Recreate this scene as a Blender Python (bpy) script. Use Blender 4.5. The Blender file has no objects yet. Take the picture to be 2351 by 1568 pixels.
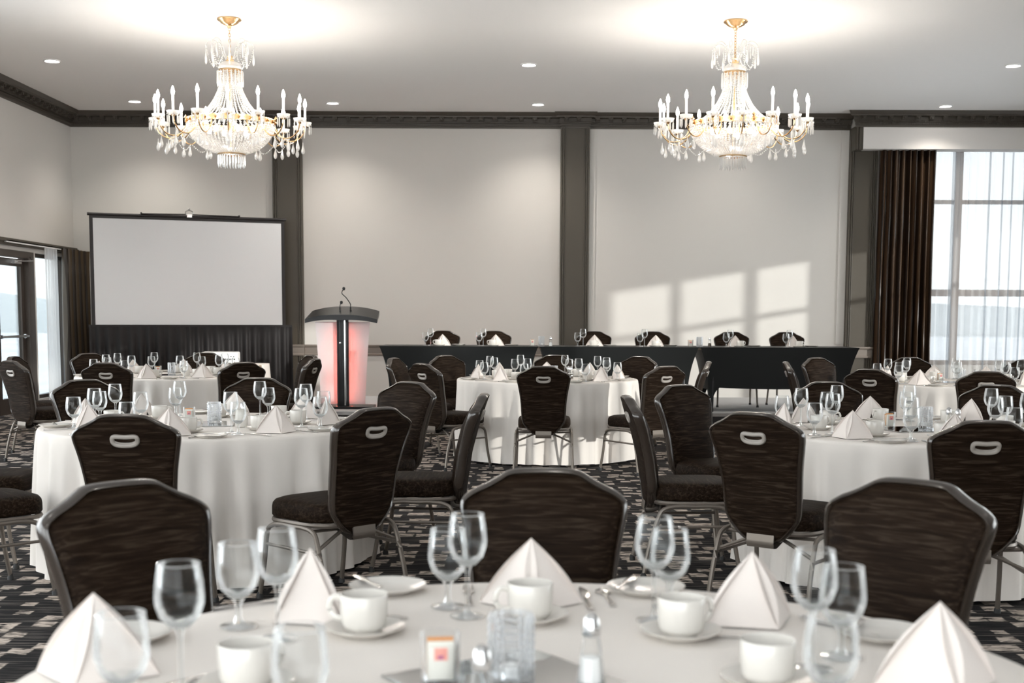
import bpy, bmesh, math, random
from mathutils import Vector, Matrix
PI = math.pi
random.seed(11)
scene = bpy.context.scene
COL = scene.collection

# ------------------------------------------------------------------ camera, sky, sun, exposure
CAM_H = 1.33
PITCH = math.atan(290.0 / 2936.0)
cam_data = bpy.data.cameras.new('camera')
cam = bpy.data.objects.new('camera', cam_data); COL.objects.link(cam)
cam_data.sensor_width = 36.0
cam_data.lens = 36.0 * 2936.0 / 2351.0
cam_data.shift_y = 231.0 / 2351.0
cam_data.clip_start = 0.05; cam_data.clip_end = 600
cam.matrix_world = (Matrix.Translation((0, 0, CAM_H)) @ Matrix.Rotation(PI / 2 - PITCH, 4, 'X')
                    @ Matrix.Rotation(0.0042, 4, 'Z'))
cam_data.dof.use_dof = True
cam_data.dof.focus_distance = 8.5
cam_data.dof.aperture_fstop = 4.6
scene.camera = cam

world = bpy.data.worlds.new('world'); scene.world = world; world.use_nodes = True
wn = world.node_tree; wn.nodes.clear()
w_out = wn.nodes.new('ShaderNodeOutputWorld'); w_bg = wn.nodes.new('ShaderNodeBackground')
w_tc = wn.nodes.new('ShaderNodeTexCoord'); w_sep = wn.nodes.new('ShaderNodeSeparateXYZ')
w_ramp = wn.nodes.new('ShaderNodeValToRGB')
w_ramp.color_ramp.elements[0].position = 0.0; w_ramp.color_ramp.elements[0].color = (0.98, 0.98, 0.97, 1)
w_ramp.color_ramp.elements[1].position = 0.7; w_ramp.color_ramp.elements[1].color = (0.87, 0.925, 1.0, 1)
wn.links.new(w_tc.outputs['Generated'], w_sep.inputs[0])
wn.links.new(w_sep.outputs['Z'], w_ramp.inputs[0])
wn.links.new(w_ramp.outputs[0], w_bg.inputs[0]); wn.links.new(w_bg.outputs[0], w_out.inputs[0])
w_bg.inputs[1].default_value = 2.3

sun_data = bpy.data.lights.new('sun', 'SUN'); sun = bpy.data.objects.new('sun', sun_data); COL.objects.link(sun)
SUN_DIR = Vector((-1.0, 0.90, -0.165)).normalized()
sun.rotation_euler = SUN_DIR.to_track_quat('-Z', 'Y').to_euler()
sun_data.energy = 1.05; sun_data.angle = math.radians(0.9); sun_data.color = (1.0, 0.97, 0.93)

scene.view_settings.view_transform = 'Standard'
scene.view_settings.look = 'None'
scene.view_settings.gamma = 1.0
scene.view_settings.use_curve_mapping = False
scene.view_settings.exposure = 1.63
scene.cycles.use_denoising = True
scene.cycles.max_bounces = 10
scene.cycles.transparent_max_bounces = 32
scene.cycles.sample_clamp_indirect = 6.0
scene.cycles.caustics_reflective = False
scene.cycles.caustics_refractive = False
BULB = 94.0       # candle bulb emission
BOWL_BULB = 20.0
SPOT_W = 44.0; SPOT_F = 6.0
LENS_E = 14.0

# ------------------------------------------------------------------ materials
def new_mat(name):
    m = bpy.data.materials.new(name); m.use_nodes = True
    nt = m.node_tree; b = nt.nodes['Principled BSDF']
    return m, nt, b

def simple(name, col, rough=0.5, metal=0.0, spec=0.5, bump=0.0, bscale=60, vary=0.0, coat=0.0):
    m, nt, b = new_mat(name)
    b.inputs['Base Color'].default_value = (*col, 1)
    b.inputs['Roughness'].default_value = rough
    b.inputs['Metallic'].default_value = metal
    b.inputs['Specular IOR Level'].default_value = spec
    b.inputs['Coat Weight'].default_value = coat
    if bump or vary:
        tc = nt.nodes.new('ShaderNodeTexCoord'); n = nt.nodes.new('ShaderNodeTexNoise')
        n.inputs['Scale'].default_value = bscale; n.inputs['Detail'].default_value = 4
        nt.links.new(tc.outputs['Object'], n.inputs['Vector'])
        if bump:
            bp = nt.nodes.new('ShaderNodeBump'); bp.inputs['Strength'].default_value = bump
            bp.inputs['Distance'].default_value = 0.003
            nt.links.new(n.outputs['Fac'], bp.inputs['Height']); nt.links.new(bp.outputs[0], b.inputs['Normal'])
        if vary:
            r = nt.nodes.new('ShaderNodeValToRGB')
            r.color_ramp.elements[0].position = 0.3; r.color_ramp.elements[1].position = 0.7
            r.color_ramp.elements[0].color = (*[c * (1 - vary) for c in col], 1)
            r.color_ramp.elements[1].color = (*[min(1, c * (1 + vary)) for c in col], 1)
            nt.links.new(n.outputs['Fac'], r.inputs[0]); nt.links.new(r.outputs[0], b.inputs['Base Color'])
    return m

def emission(name, col, strength):
    m = bpy.data.materials.new(name); m.use_nodes = True; nt = m.node_tree; nt.nodes.clear()
    o = nt.nodes.new('ShaderNodeOutputMaterial'); e = nt.nodes.new('ShaderNodeEmission')
    e.inputs[0].default_value = (*col, 1); e.inputs[1].default_value = strength
    nt.links.new(e.outputs[0], o.inputs[0]); return m

def glass(name, tint=(0.975, 0.98, 0.98), rough=0.02, ior=1.4, gain=1.0, gl=(1, 1, 1), edge_white=0.0):
    """thin clear glass: mostly see-through, mirror-like towards its edges"""
    m = bpy.data.materials.new(name); m.use_nodes = True; nt = m.node_tree; nt.nodes.clear()
    o = nt.nodes.new('ShaderNodeOutputMaterial'); mx = nt.nodes.new('ShaderNodeMixShader')
    t = nt.nodes.new('ShaderNodeBsdfTransparent'); t.inputs[0].default_value = (*tint, 1)
    g = nt.nodes.new('ShaderNodeBsdfGlossy'); g.inputs['Roughness'].default_value = rough
    g.inputs['Color'].default_value = (*gl, 1)
    fr = nt.nodes.new('ShaderNodeFresnel'); fr.inputs['IOR'].default_value = ior
    ml = nt.nodes.new('ShaderNodeMath'); ml.operation = 'MULTIPLY'; ml.inputs[1].default_value = gain; ml.use_clamp = True
    nt.links.new(fr.outputs[0], ml.inputs[0]); nt.links.new(ml.outputs[0], mx.inputs[0])
    hz = nt.nodes.new('ShaderNodeMixShader'); hz.inputs[0].default_value = edge_white
    tr = nt.nodes.new('ShaderNodeBsdfTranslucent'); tr.inputs[0].default_value = (.95, .96, .97, 1)  # white put into the edges in place of bright rim light
    nt.links.new(g.outputs[0], hz.inputs[1]); nt.links.new(tr.outputs[0], hz.inputs[2])
    nt.links.new(t.outputs[0], mx.inputs[1]); nt.links.new(hz.outputs[0], mx.inputs[2]); nt.links.new(mx.outputs[0], o.inputs[0])
    return m

def crystal(name):
    m = bpy.data.materials.new(name); m.use_nodes = True; nt = m.node_tree; nt.nodes.clear()
    o = nt.nodes.new('ShaderNodeOutputMaterial')
    a = nt.nodes.new('ShaderNodeMixShader'); b = nt.nodes.new('ShaderNodeMixShader'); c = nt.nodes.new('ShaderNodeMixShader')
    t = nt.nodes.new('ShaderNodeBsdfTransparent'); t.inputs[0].default_value = (.97, .97, .97, 1)
    tl = nt.nodes.new('ShaderNodeBsdfTranslucent'); tl.inputs[0].default_value = (.95, .93, .9, 1)
    d = nt.nodes.new('ShaderNodeBsdfDiffuse'); d.inputs[0].default_value = (.92, .9, .87, 1)
    g = nt.nodes.new('ShaderNodeBsdfGlossy'); g.inputs['Roughness'].default_value = .08
    a.inputs[0].default_value = .5; b.inputs[0].default_value = .3; c.inputs[0].default_value = .35
    nt.links.new(tl.outputs[0], a.inputs[1]); nt.links.new(d.outputs[0], a.inputs[2])
    nt.links.new(a.outputs[0], b.inputs[1]); nt.links.new(g.outputs[0], b.inputs[2])
    nt.links.new(b.outputs[0], c.inputs[1]); nt.links.new(t.outputs[0], c.inputs[2])
    nt.links.new(c.outputs[0], o.inputs[0]); return m

def translucent_cloth(name, col, transp, transl=0.5):
    m = bpy.data.materials.new(name); m.use_nodes = True; nt = m.node_tree; nt.nodes.clear()
    o = nt.nodes.new('ShaderNodeOutputMaterial'); a = nt.nodes.new('ShaderNodeMixShader'); b = nt.nodes.new('ShaderNodeMixShader')
    t = nt.nodes.new('ShaderNodeBsdfTransparent'); tl = nt.nodes.new('ShaderNodeBsdfTranslucent'); d = nt.nodes.new('ShaderNodeBsdfDiffuse')
    tl.inputs[0].default_value = (*col, 1); d.inputs[0].default_value = (*col, 1)
    a.inputs[0].default_value = transl; b.inputs[0].default_value = transp
    nt.links.new(d.outputs[0], a.inputs[1]); nt.links.new(tl.outputs[0], a.inputs[2])
    nt.links.new(a.outputs[0], b.inputs[1]); nt.links.new(t.outputs[0], b.inputs[2]); nt.links.new(b.outputs[0], o.inputs[0])
    return m

def ramp(nt, src, stops):
    r = nt.nodes.new('ShaderNodeValToRGB'); cr = r.color_ramp
    while len(cr.elements) < len(stops): cr.elements.new(0.5)
    for e, (p, c) in zip(cr.elements, stops): e.position = p; e.color = (*c, 1)
    nt.links.new(src, r.inputs[0]); return r

def noise(nt, vec, scale, sc=(1, 1, 1), detail=2, dist=0.0):
    mp = nt.nodes.new('ShaderNodeMapping'); mp.inputs['Scale'].default_value = sc
    n = nt.nodes.new('ShaderNodeTexNoise'); n.inputs['Scale'].default_value = scale
    n.inputs['Detail'].default_value = detail; n.inputs['Distortion'].default_value = dist
    nt.links.new(vec, mp.inputs[0]); nt.links.new(mp.outputs[0], n.inputs['Vector']); return n

def math_node(nt, op, a, b=None, v=0.5):
    n = nt.nodes.new('ShaderNodeMath'); n.operation = op
    nt.links.new(a, n.inputs[0])
    if b is not None: nt.links.new(b, n.inputs[1])
    else: n.inputs[1].default_value = v
    return n.outputs[0]

def fabric_mat():
    m, nt, b = new_mat('chair_fabric')
    tc = nt.nodes.new('ShaderNodeTexCoord')
    n = noise(nt, tc.outputs['Object'], 1.0, (6.5, 75, 95), 3, 0.8)
    w = noise(nt, tc.outputs['Object'], 1.0, (300, 300, 420), 1)
    r = ramp(nt, n.outputs['Fac'], [(0.34, (0.007, 0.0036, 0.0018)), (0.52, (0.0145, 0.0082, 0.0046)), (0.66, (0.032, 0.022, 0.0150))])
    nt.links.new(r.outputs[0], b.inputs['Base Color'])
    bp = nt.nodes.new('ShaderNodeBump'); bp.inputs['Strength'].default_value = .5; bp.inputs['Distance'].default_value = .0025
    ad = math_node(nt, 'ADD', n.outputs['Fac'], w.outputs['Fac'])
    nt.links.new(ad, bp.inputs['Height']); nt.links.new(bp.outputs[0], b.inputs['Normal'])
    b.inputs['Roughness'].default_value = .6; b.inputs['Specular IOR Level'].default_value = .06
    return m

def carpet_mat():
    m, nt, b = new_mat('patterned_carpet')
    tc = nt.nodes.new('ShaderNodeTexCoord'); O = tc.outputs['Object']
    dash = noise(nt, O, 1.0, (13, 85, 1), 2, 0.3)           # short woven dashes
    lines = noise(nt, O, 1.0, (3.2, 75, 1), 2)              # long thin weft lines
    warp = noise(nt, O, 1.0, (5, 5, 1), 1)
    big = noise(nt, O, 1.0, (1.6, 1.6, 1), 2)
    mp = nt.nodes.new('ShaderNodeMapping'); mp.inputs['Scale'].default_value = (6.6, 6.2, 1)
    vo = nt.nodes.new('ShaderNodeTexVoronoi'); vo.voronoi_dimensions = '2D'; vo.distance = 'CHEBYCHEV'; vo.inputs['Scale'].default_value = 1.0; vo.inputs['Randomness'].default_value = .9
    nt.links.new(O, mp.inputs[0]); nt.links.new(mp.outputs[0], vo.inputs['Vector'])
    # broken square motif, its size drifting over the floor
    th = math_node(nt, 'ADD', math_node(nt, 'MULTIPLY', big.outputs['Fac'], v=.36), math_node(nt, 'MULTIPLY', warp.outputs['Fac'], v=.26))
    df = math_node(nt, 'SUBTRACT', th, vo.outputs['Distance'])
    p = ramp(nt, df, [(0.0, (0, 0, 0)), (0.05, (1, 1, 1))])
    d = ramp(nt, dash.outputs['Fac'], [(0.44, (0, 0, 0)), (0.50, (1, 1, 1))])
    k = math_node(nt, 'MULTIPLY', d.outputs[0], p.outputs[0])
    base = ramp(nt, lines.outputs['Fac'], [(0.40, (0.011, 0.010, 0.011)), (0.56, (0.024, 0.022, 0.022)), (0.64, (0.12, 0.105, 0.095))])
    mx = nt.nodes.new('ShaderNodeMix'); mx.data_type = 'RGBA'
    nt.links.new(k, mx.inputs['Factor']); nt.links.new(base.outputs[0], mx.inputs['A']); mx.inputs['B'].default_value = (0.58, 0.49, 0.42, 1)
    nt.links.new(mx.outputs['Result'], b.inputs['Base Color'])
    b.inputs['Roughness'].default_value = .95; b.inputs['Specular IOR Level'].default_value = .1
    f = noise(nt, O, 400, (1, 1, 1), 2)
    bp = nt.nodes.new('ShaderNodeBump'); bp.inputs['Strength'].default_value = .5; bp.inputs['Distance'].default_value = .004
    nt.links.new(f.outputs['Fac'], bp.inputs['Height']); nt.links.new(bp.outputs[0], b.inputs['Normal'])
    return m

def stripe_mat(name, a, bcol, n):
    m, nt, b = new_mat(name)
    uv = nt.nodes.new('ShaderNodeUVMap'); sp = nt.nodes.new('ShaderNodeSeparateXYZ')
    nt.links.new(uv.outputs[0], sp.inputs[0])
    fr = math_node(nt, 'MULTIPLY', sp.outputs[0], v=n); fr = math_node(nt, 'FRACT', fr)
    r = ramp(nt, fr, [(0.0, a), (0.46, a), (0.54, bcol), (1.0, bcol)])
    nt.links.new(r.outputs[0], b.inputs['Base Color']); b.inputs['Roughness'].default_value = .38
    return m

M = dict(
    wall=simple('wall_paint', (0.61, 0.588, 0.555), .9, spec=.2, bump=.08, bscale=180, vary=.02),
    ceil=simple('ceiling_paint', (0.88, 0.865, 0.85), .95, spec=.1, bump=.05, bscale=120),
    trim=simple('olive_brown_trim', (0.058, 0.048, 0.034), .5, bump=.03, bscale=90),
    crown=simple('dark_crown_paint', (0.056, 0.046, 0.035), .5),
    rail=simple('taupe_rail_paint', (0.20, 0.17, 0.145), .45),
    pelmet=simple('pelmet_paint', (0.70, 0.67, 0.64), .9),
    carpet=carpet_mat(),
    fabric=fabric_mat(),
    frame=simple('taupe_steel', (0.17, 0.145, 0.122), .38, metal=.5),
    edge=simple('bronze_gloss_edge', (0.030, 0.022, 0.017), .22, spec=.6, coat=.3),
    grip=simple('grey_plastic_grip', (0.29, 0.26, 0.232), .45),
    pocket=simple('pocket_shade', (0.02, 0.017, 0.015), .7),  # flat black standing in for the shade inside the grip
    rubber=simple('black_rubber', (0.02, 0.02, 0.02), .7),
    cloth=simple('white_linen', (0.75, 0.70, 0.65), .85, spec=.2, bump=.12, bscale=700),
    napkin=simple('ivory_napkin', (0.71, 0.65, 0.61), .85, spec=.2, bump=.15, bscale=900),
    china=simple('white_china', (0.65, 0.62, 0.575), .18, spec=.5),
    silver=simple('polished_cutlery', (0.72, 0.70, 0.68), .16, metal=1.0),
    chrome=simple('brushed_chrome', (0.66, 0.66, 0.66), .25, metal=1.0),
    gold=simple('gilt_brass', (0.83, 0.56, 0.30), .24, metal=1.0),
    black=simple('black_gloss', (0.012, 0.012, 0.013), .32, spec=.25),
    spandex=simple('black_stretch_fabric', (0.009, 0.010, 0.010), .45, spec=.22, bump=.03, bscale=900),
    velvet=simple('black_skirt_cloth', (0.012, 0.010, 0.010), .6, spec=.35),
    screen=simple('matte_screen', (0.745, 0.75, 0.755), .9, spec=.1),
    screenedge=simple('black_screen_border', (0.016, 0.013, 0.013), .6),
    deck=simple('grey_stage_carpet', (0.42, 0.42, 0.42), .9, bump=.2, bscale=300),
    glass=glass('clear_tableware_glass', ior=1.28, gain=.75, edge_white=.3),
    stemglass=glass('solid_stem_glass', tint=(.94, .95, .95), ior=1.42, gain=1.0, edge_white=.35),
    cutglass=glass('cut_ribbed_glass', tint=(.95, .96, .97), ior=1.55, gain=1.5, edge_white=.5),
    pane=glass('window_pane_glass', tint=(.97, .985, .985), ior=1.3, gain=.7),
    doorpane=glass('outside_dimming_glass', tint=(.62, .65, .66), ior=1.3, gain=.7),  # tint put in to dim the bright outdoors behind the door
    tinted=glass('sky_dimming_glass', tint=(.465, .48, .488), ior=1.3, gain=.7),  # dark tint put in to tone down the sky brightness outside
    crystal=crystal('cut_crystal'),
    candle=simple('white_candle_sleeve', (0.9, 0.88, 0.84), .5),
    bulb=emission('candle_bulb_glow', (1.0, 0.93, 0.84), BULB),
    bowlbulb=emission('basket_bulb_glow', (1.0, 0.93, 0.84), BOWL_BULB),
    lens=emission('downlight_glow', (1.0, 0.96, 0.9), LENS_E),
    led=emission('red_light_strip', (1.0, 0.10, 0.05), 14.0),
    white=simple('white_enamel', (0.80, 0.80, 0.79), .4),
    frosted=translucent_cloth('frosted_acrylic', (0.86, 0.85, 0.86), 0.10, 0.55),
    sheer=translucent_cloth('sheer_voile', (0.80, 0.79, 0.78), 0.50, 0.6),
    sheerband=translucent_cloth('dense_voile_stripe', (0.42, 0.46, 0.50), 0.42, 0.6),
    drape=stripe_mat('brown_satin_stripe', (0.014, 0.007, 0.0035), (0.060, 0.034, 0.018), 16),
    drapeL=stripe_mat('bronze_satin_stripe', (0.016, 0.009, 0.004), (0.060, 0.037, 0.016), 11),
    doorframe=simple('brown_aluminium', (0.060, 0.047, 0.038), .4, metal=.3),
    winframe=simple('taupe_window_frame', (0.15, 0.10, 0.07), .5),
    mirror=simple('mirror_tile', (0.55, 0.57, 0.58), .04, metal=1.0),
    packet=simple('pink_sugar_packets', (0.86, 0.36, 0.30), .7, vary=.15, bscale=90),
    paper=simple('cream_paper', (0.80, 0.77, 0.70), .7),
    packet2=simple('amber_sugar_packets', (0.62, 0.28, 0.10), .7),
    plum=simple('plum_print', (0.45, 0.13, 0.25), .7),
    saltm=simple('white_salt', (0.9, 0.89, 0.87), .9),
    pepperm=simple('ground_pepper', (0.10, 0.08, 0.06), .9),
    wood=simple('plywood_tabletop', (0.35, 0.25, 0.16), .6, vary=.2, bscale=12),
    ground=simple('pale_terrace_ground', (0.80, 0.80, 0.79), .95, vary=.12, bscale=.4),
    hill=simple('hazy_hill', (0.58, 0.60, 0.60), 1.0, vary=.2, bscale=.05),
)

# ------------------------------------------------------------------ mesh helpers
class Geo:
    def __init__(s): s.v = []; s.f = []; s.uv = {}
    def add(s, verts, faces):
        o = len(s.v); s.v += [tuple(v) for v in verts]; s.f += [tuple(i + o for i in f) for f in faces]; return o
    def box(s, a, b, rot=None, org=None):
        x0, y0, z0 = a; x1, y1, z1 = b
        vs = [(x0, y0, z0), (x1, y0, z0), (x1, y1, z0), (x0, y1, z0), (x0, y0, z1), (x1, y0, z1), (x1, y1, z1), (x0, y1, z1)]
        if rot is not None:
            oo = Vector(org or (0, 0, 0)); vs = [tuple(rot @ (Vector(v) - oo) + oo) for v in vs]
        s.add(vs, [(3, 2, 1, 0), (4, 5, 6, 7), (0, 1, 5, 4), (1, 2, 6, 5), (2, 3, 7, 6), (3, 0, 4, 7)])
    def lathe(s, prof, n=16, c=(0, 0, 0), cap=False):
        o = len(s.v)
        for r, z in prof:
            for i in range(n):
                a = 2 * PI * i / n; s.v.append((c[0] + r * math.cos(a), c[1] + r * math.sin(a), c[2] + z))
        for j in range(len(prof) - 1):
            for i in range(n):
                k = (i + 1) % n
                s.f.append((o + j * n + i, o + j * n + k, o + (j + 1) * n + k, o + (j + 1) * n + i))
        if cap:
            s.f.append(tuple(o + i for i in reversed(range(n))))
            s.f.append(tuple(o + (len(prof) - 1) * n + i for i in range(n)))
    def tube(s, pts, r, n=8, closed=False, up=(0, 0, 1), ry=None, caps=True):
        """sweep a round or flat-oval section along pts; r may be a list"""
        P = [Vector(p) for p in pts]; m = len(P); o = len(s.v)
        ry = ry if ry is not None else r
        for i, p in enumerate(P):
            if closed: t = P[(i + 1) % m] - P[i - 1]
            else: t = P[min(i + 1, m - 1)] - P[max(i - 1, 0)]
            t = t.normalized() if t.length > 1e-9 else Vector((0, 0, 1))
            u = Vector(up)
            if abs(t.dot(u)) > .95: u = Vector((1, 0, 0)) if abs(t.x) < .9 else Vector((0, 1, 0))
            a = t.cross(u).normalized(); b = a.cross(t).normalized()
            ra = r[i] if isinstance(r, (list, tuple)) else r; rb = ry[i] if isinstance(ry, (list, tuple)) else ry
            for k in range(n):
                q = 2 * PI * k / n; s.v.append(tuple(p + a * (ra * math.cos(q)) + b * (rb * math.sin(q))))
        L = m if closed else m - 1
        for i in range(L):
            j = (i + 1) % m
            for k in range(n):
                l = (k + 1) % n
                s.f.append((o + i * n + k, o + i * n + l, o + j * n + l, o + j * n + k))
        if caps and not closed:
            s.f.append(tuple(o + k for k in reversed(range(n)))); s.f.append(tuple(o + (m - 1) * n + k for k in range(n)))
    def grid(s, fn, nu, nv, wrap=False, uv=False):
        o = len(s.v)
        for j in range(nv + 1):
            for i in range(nu + (0 if wrap else 1)):
                s.v.append(tuple(fn(i / nu, j / nv)))
                if uv: s.uv[len(s.v) - 1] = (i / nu, j / nv)
        w = nu if wrap else nu + 1
        for j in range(nv):
            for i in range(nu):
                k = (i + 1) % w if wrap else i + 1
                s.f.append((o + j * w + i, o + j * w + k, o + (j + 1) * w + k, o + (j + 1) * w + i))
    def octa(s, c, r, h=None):
        h = h or r; x, y, z = c
        s.add([(x + r, y, z), (x, y + r, z), (x - r, y, z), (x, y - r, z), (x, y, z + h), (x, y, z - h)],
              [(0, 1, 4), (1, 2, 4), (2, 3, 4), (3, 0, 4), (1, 0, 5), (2, 1, 5), (3, 2, 5), (0, 3, 5)])
    def bead(s, c, r, n=6):
        x, y, z = c
        s.lathe([(r * .05, -r), (r * .8, -r * .55), (r, 0), (r * .8, r * .55), (r * .05, r)], n, c)
    def prism(s, top, L, r):
        x, y, z = top
        s.lathe([(r * .1, 0), (r * .8, -L * .08), (r, -L * .75), (r * .1, -L)], 5, top)
    def drop(s, top, L, r):
        s.lathe([(r * .08, 0), (r * .25, -L * .25), (r * .9, -L * .62), (r, -L * .74), (r * .7, -L * .92), (r * .05, -L)], 7, top)
    def mesh(s, name, mat, smooth=True, bevel=0, angle=40):
        me = bpy.data.meshes.new(name); me.from_pydata(s.v, [], s.f)
        if s.uv:
            l = me.uv_layers.new(name='uv')
            for lp in me.loops: l.data[lp.index].uv = s.uv.get(lp.vertex_index, (0, 0))
        if bevel:
            bm = bmesh.new(); bm.from_mesh(me)
            bmesh.ops.bevel(bm, geom=[e for e in bm.edges if e.calc_face_angle(0) > .6], offset=bevel, segments=2, affect='EDGES', profile=.6)
            bm.to_mesh(me); bm.free()
        me.materials.append(mat)
        if smooth:
            me.polygons.foreach_set('use_smooth', [True] * len(me.polygons))
            try: me.set_sharp_from_angle(angle=math.radians(angle))
            except Exception: pass
        me.update(); return me
    def build(s, name, mat, parent=None, smooth=True, bevel=0, kind=None, loc=None, angle=40):
        ob = bpy.data.objects.new(name, s.mesh(name, mat, smooth, bevel, angle)); COL.objects.link(ob)
        if parent: ob.parent = parent
        if loc: ob.location = loc
        if kind: ob['kind'] = kind
        return ob

def link(name, me, parent=None):
    ob = bpy.data.objects.new(name, me); COL.objects.link(ob); ob.parent = parent; return ob

def thing(name, label, cat, loc=(0, 0, 0), rz=0.0, group=None):
    o = bpy.data.objects.new(name, None); COL.objects.link(o); o.empty_display_size = .1
    o.location = loc; o.rotation_euler = (0, 0, rz); o['label'] = label; o['category'] = cat
    if group: o['group'] = group
    return o

def tag(o, label, cat, group=None):
    o['label'] = label; o['category'] = cat
    if group: o['group'] = group
    return o

def dup(root, loc, rz, label=None, group=None):
    r = root.copy(); COL.objects.link(r); r.location = loc; r.rotation_euler = (0, 0, rz)
    if label: r['label'] = label
    if group: r['group'] = group
    for ch in root.children:
        c = ch.copy(); COL.objects.link(c); c.parent = r
        for g in ch.children:
            d = g.copy(); COL.objects.link(d); d.parent = c
    return r

class Maker:
    """first use returns the prototype itself, later ones return copies"""
    def __init__(s, fn): s.fn = fn; s.proto = None
    def __call__(s, loc, rz, label, group):
        if s.proto is None:
            s.proto = s.fn(); o = s.proto
            o.location = loc; o.rotation_euler = (0, 0, rz); o['label'] = label; o['group'] = group; return o
        return dup(s.proto, loc, rz, label, group)

def lerp_tab(x, tab):
    for (a, va), (b, vb) in zip(tab, tab[1:]):
        if x <= b: t = (x - a) / (b - a); t = max(0, min(1, t)); return va + (vb - va) * t
    return tab[-1][1]

def chaikin(pts, n=2):
    for _ in range(n):
        q = []
        for i in range(len(pts)):
            a, b = Vector(pts[i]), Vector(pts[(i + 1) % len(pts)])
            q += [tuple(a * .75 + b * .25), tuple(a * .25 + b * .75)]
        pts = q
    return pts

# ------------------------------------------------------------------ the room
XL, XR, YB, YF, ZC = -6.56, 8.4, 19.3, -2.6, 4.30
T = 0.2
def struct(o): o['kind'] = 'structure'; return o

g = Geo(); g.box((XL - T, YF - T, -0.12), (XR + T, YB + T, 0.0)); struct(g.build('floor', M['carpet'], smooth=False))
g = Geo(); g.box((XL - T, YF - T, ZC), (XR + T, YB + T, ZC + .15)); struct(g.build('ceiling', M['ceil'], smooth=False))

def wall_with_holes(name, axis, pos, thick, u0, u1, z0, z1, holes, mat):
    """axis 'x': wall in plane x=pos running along y; holes = (ua, ub, za, zb), not overlapping in u"""
    g = Geo()
    def slab(ua, ub, za, zb):
        if ub - ua < 1e-4 or zb - za < 1e-4: return
        if axis == 'x': g.box((min(pos, pos + thick), ua, za), (max(pos, pos + thick), ub, zb))
        else: g.box((ua, min(pos, pos + thick), za), (ub, max(pos, pos + thick), zb))
    cur = u0
    for ua, ub, za, zb in sorted(holes):
        slab(cur, ua, z0, z1); slab(ua, ub, z0, za); slab(ua, ub, zb, z1); cur = ub
    slab(cur, u1, z0, z1)
    return struct(g.build(name, mat, smooth=False))

DOOR = (15.42, 17.62, 0.0, 2.16)
SIDE = (17.72, 18.95, 0.15, 2.16)
BACKWIN = (5.75, 8.20, 0.62, 3.95)
RWIN = [(3.4, 6.0, .45, 3.15), (6.3, 9.3, .45, 3.15), (12.9, 15.72, .55, 2.89), (15.98, 18.6, .55, 2.89)]
LEFT_FILL_WIN = [(-2.2, 1.2, .2, 3.9), (1.6, 5.0, .2, 3.9), (5.4, 8.8, .2, 3.9), (9.2, 12.6, .2, 3.9)]  # unseen openings added to bring in sky fill from the left
REAR_FILL_WIN = [(-6.4, -2.4, .15, 4.0), (-2.0, 2.0, .15, 4.0)]  # unseen glazing added for sky fill from behind the camera
wall_with_holes('wall_left', 'x', XL, -T, YF, YB + T, 0, ZC, [DOOR, SIDE] + LEFT_FILL_WIN, M['wall'])
wall_with_holes('wall_right', 'x', XR, T, YF, YB + T, 0, ZC, RWIN, M['wall'])
wall_with_holes('wall_back', 'y', YB, T, XL, XR, 0, ZC, [BACKWIN], M['wall'])
wall_with_holes('wall_front', 'y', YF, -T, XL, XR, 0, ZC, REAR_FILL_WIN, M['wall'])  # unseen wall set near so its added glazing brightens the tables

wcount = [0]
def window(axis, pos, ua, ub, za, zb, us, zs, mat, fw=.06, bar=.05, depth=.07, pane='pane'):
    """a window frame with mullions at us (offsets along the wall) and transoms at zs, a pane per opening"""
    wcount[0] += 1
    us, zs = sorted(us), sorted(zs)
    root = bpy.data.objects.new('window_%d' % wcount[0], None); COL.objects.link(root); root['kind'] = 'structure'
    def mk(u0, u1, z0, z1, d0, d1, g):
        if axis == 'x': g.box((pos + d0, u0, z0), (pos + d1, u1, z1))
        else: g.box((u0, pos + d0, z0), (u1, pos + d1, z1))
    g = Geo(); d = depth / 2
    mk(ua, ub, za, za + fw, -d, d, g); mk(ua, ub, zb - fw, zb, -d, d, g)
    mk(ua, ua + fw, za + fw, zb - fw, -d, d, g); mk(ub - fw, ub, za + fw, zb - fw, -d, d, g)
    g.build('frame', mat, root, smooth=False, kind='structure')
    for u, w in us:
        g = Geo(); mk(u - w / 2, u + w / 2, za + fw, zb - fw, -d, d, g); g.build('mullion', mat, root, smooth=False, kind='structure')
    for z, w in zs:
        g = Geo(); mk(ua + fw, ub - fw, z - w / 2, z + w / 2, -d * .96, d * .96, g); g.build('transom', mat, root, smooth=False, kind='structure')
    ue = [ua + fw] + [x for u, w in us for x in (u - w / 2, u + w / 2)] + [ub - fw]
    ze = [za + fw] + [x for z, w in zs for x in (z - w / 2, z + w / 2)] + [zb - fw]
    for i in range(0, len(ue), 2):
        for j in range(0, len(ze), 2):
            g = Geo(); mk(ue[i], ue[i + 1], ze[j], ze[j + 1], -.004, .004, g); g.build('pane', M[pane], root, smooth=False, kind='structure')
    return root

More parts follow.
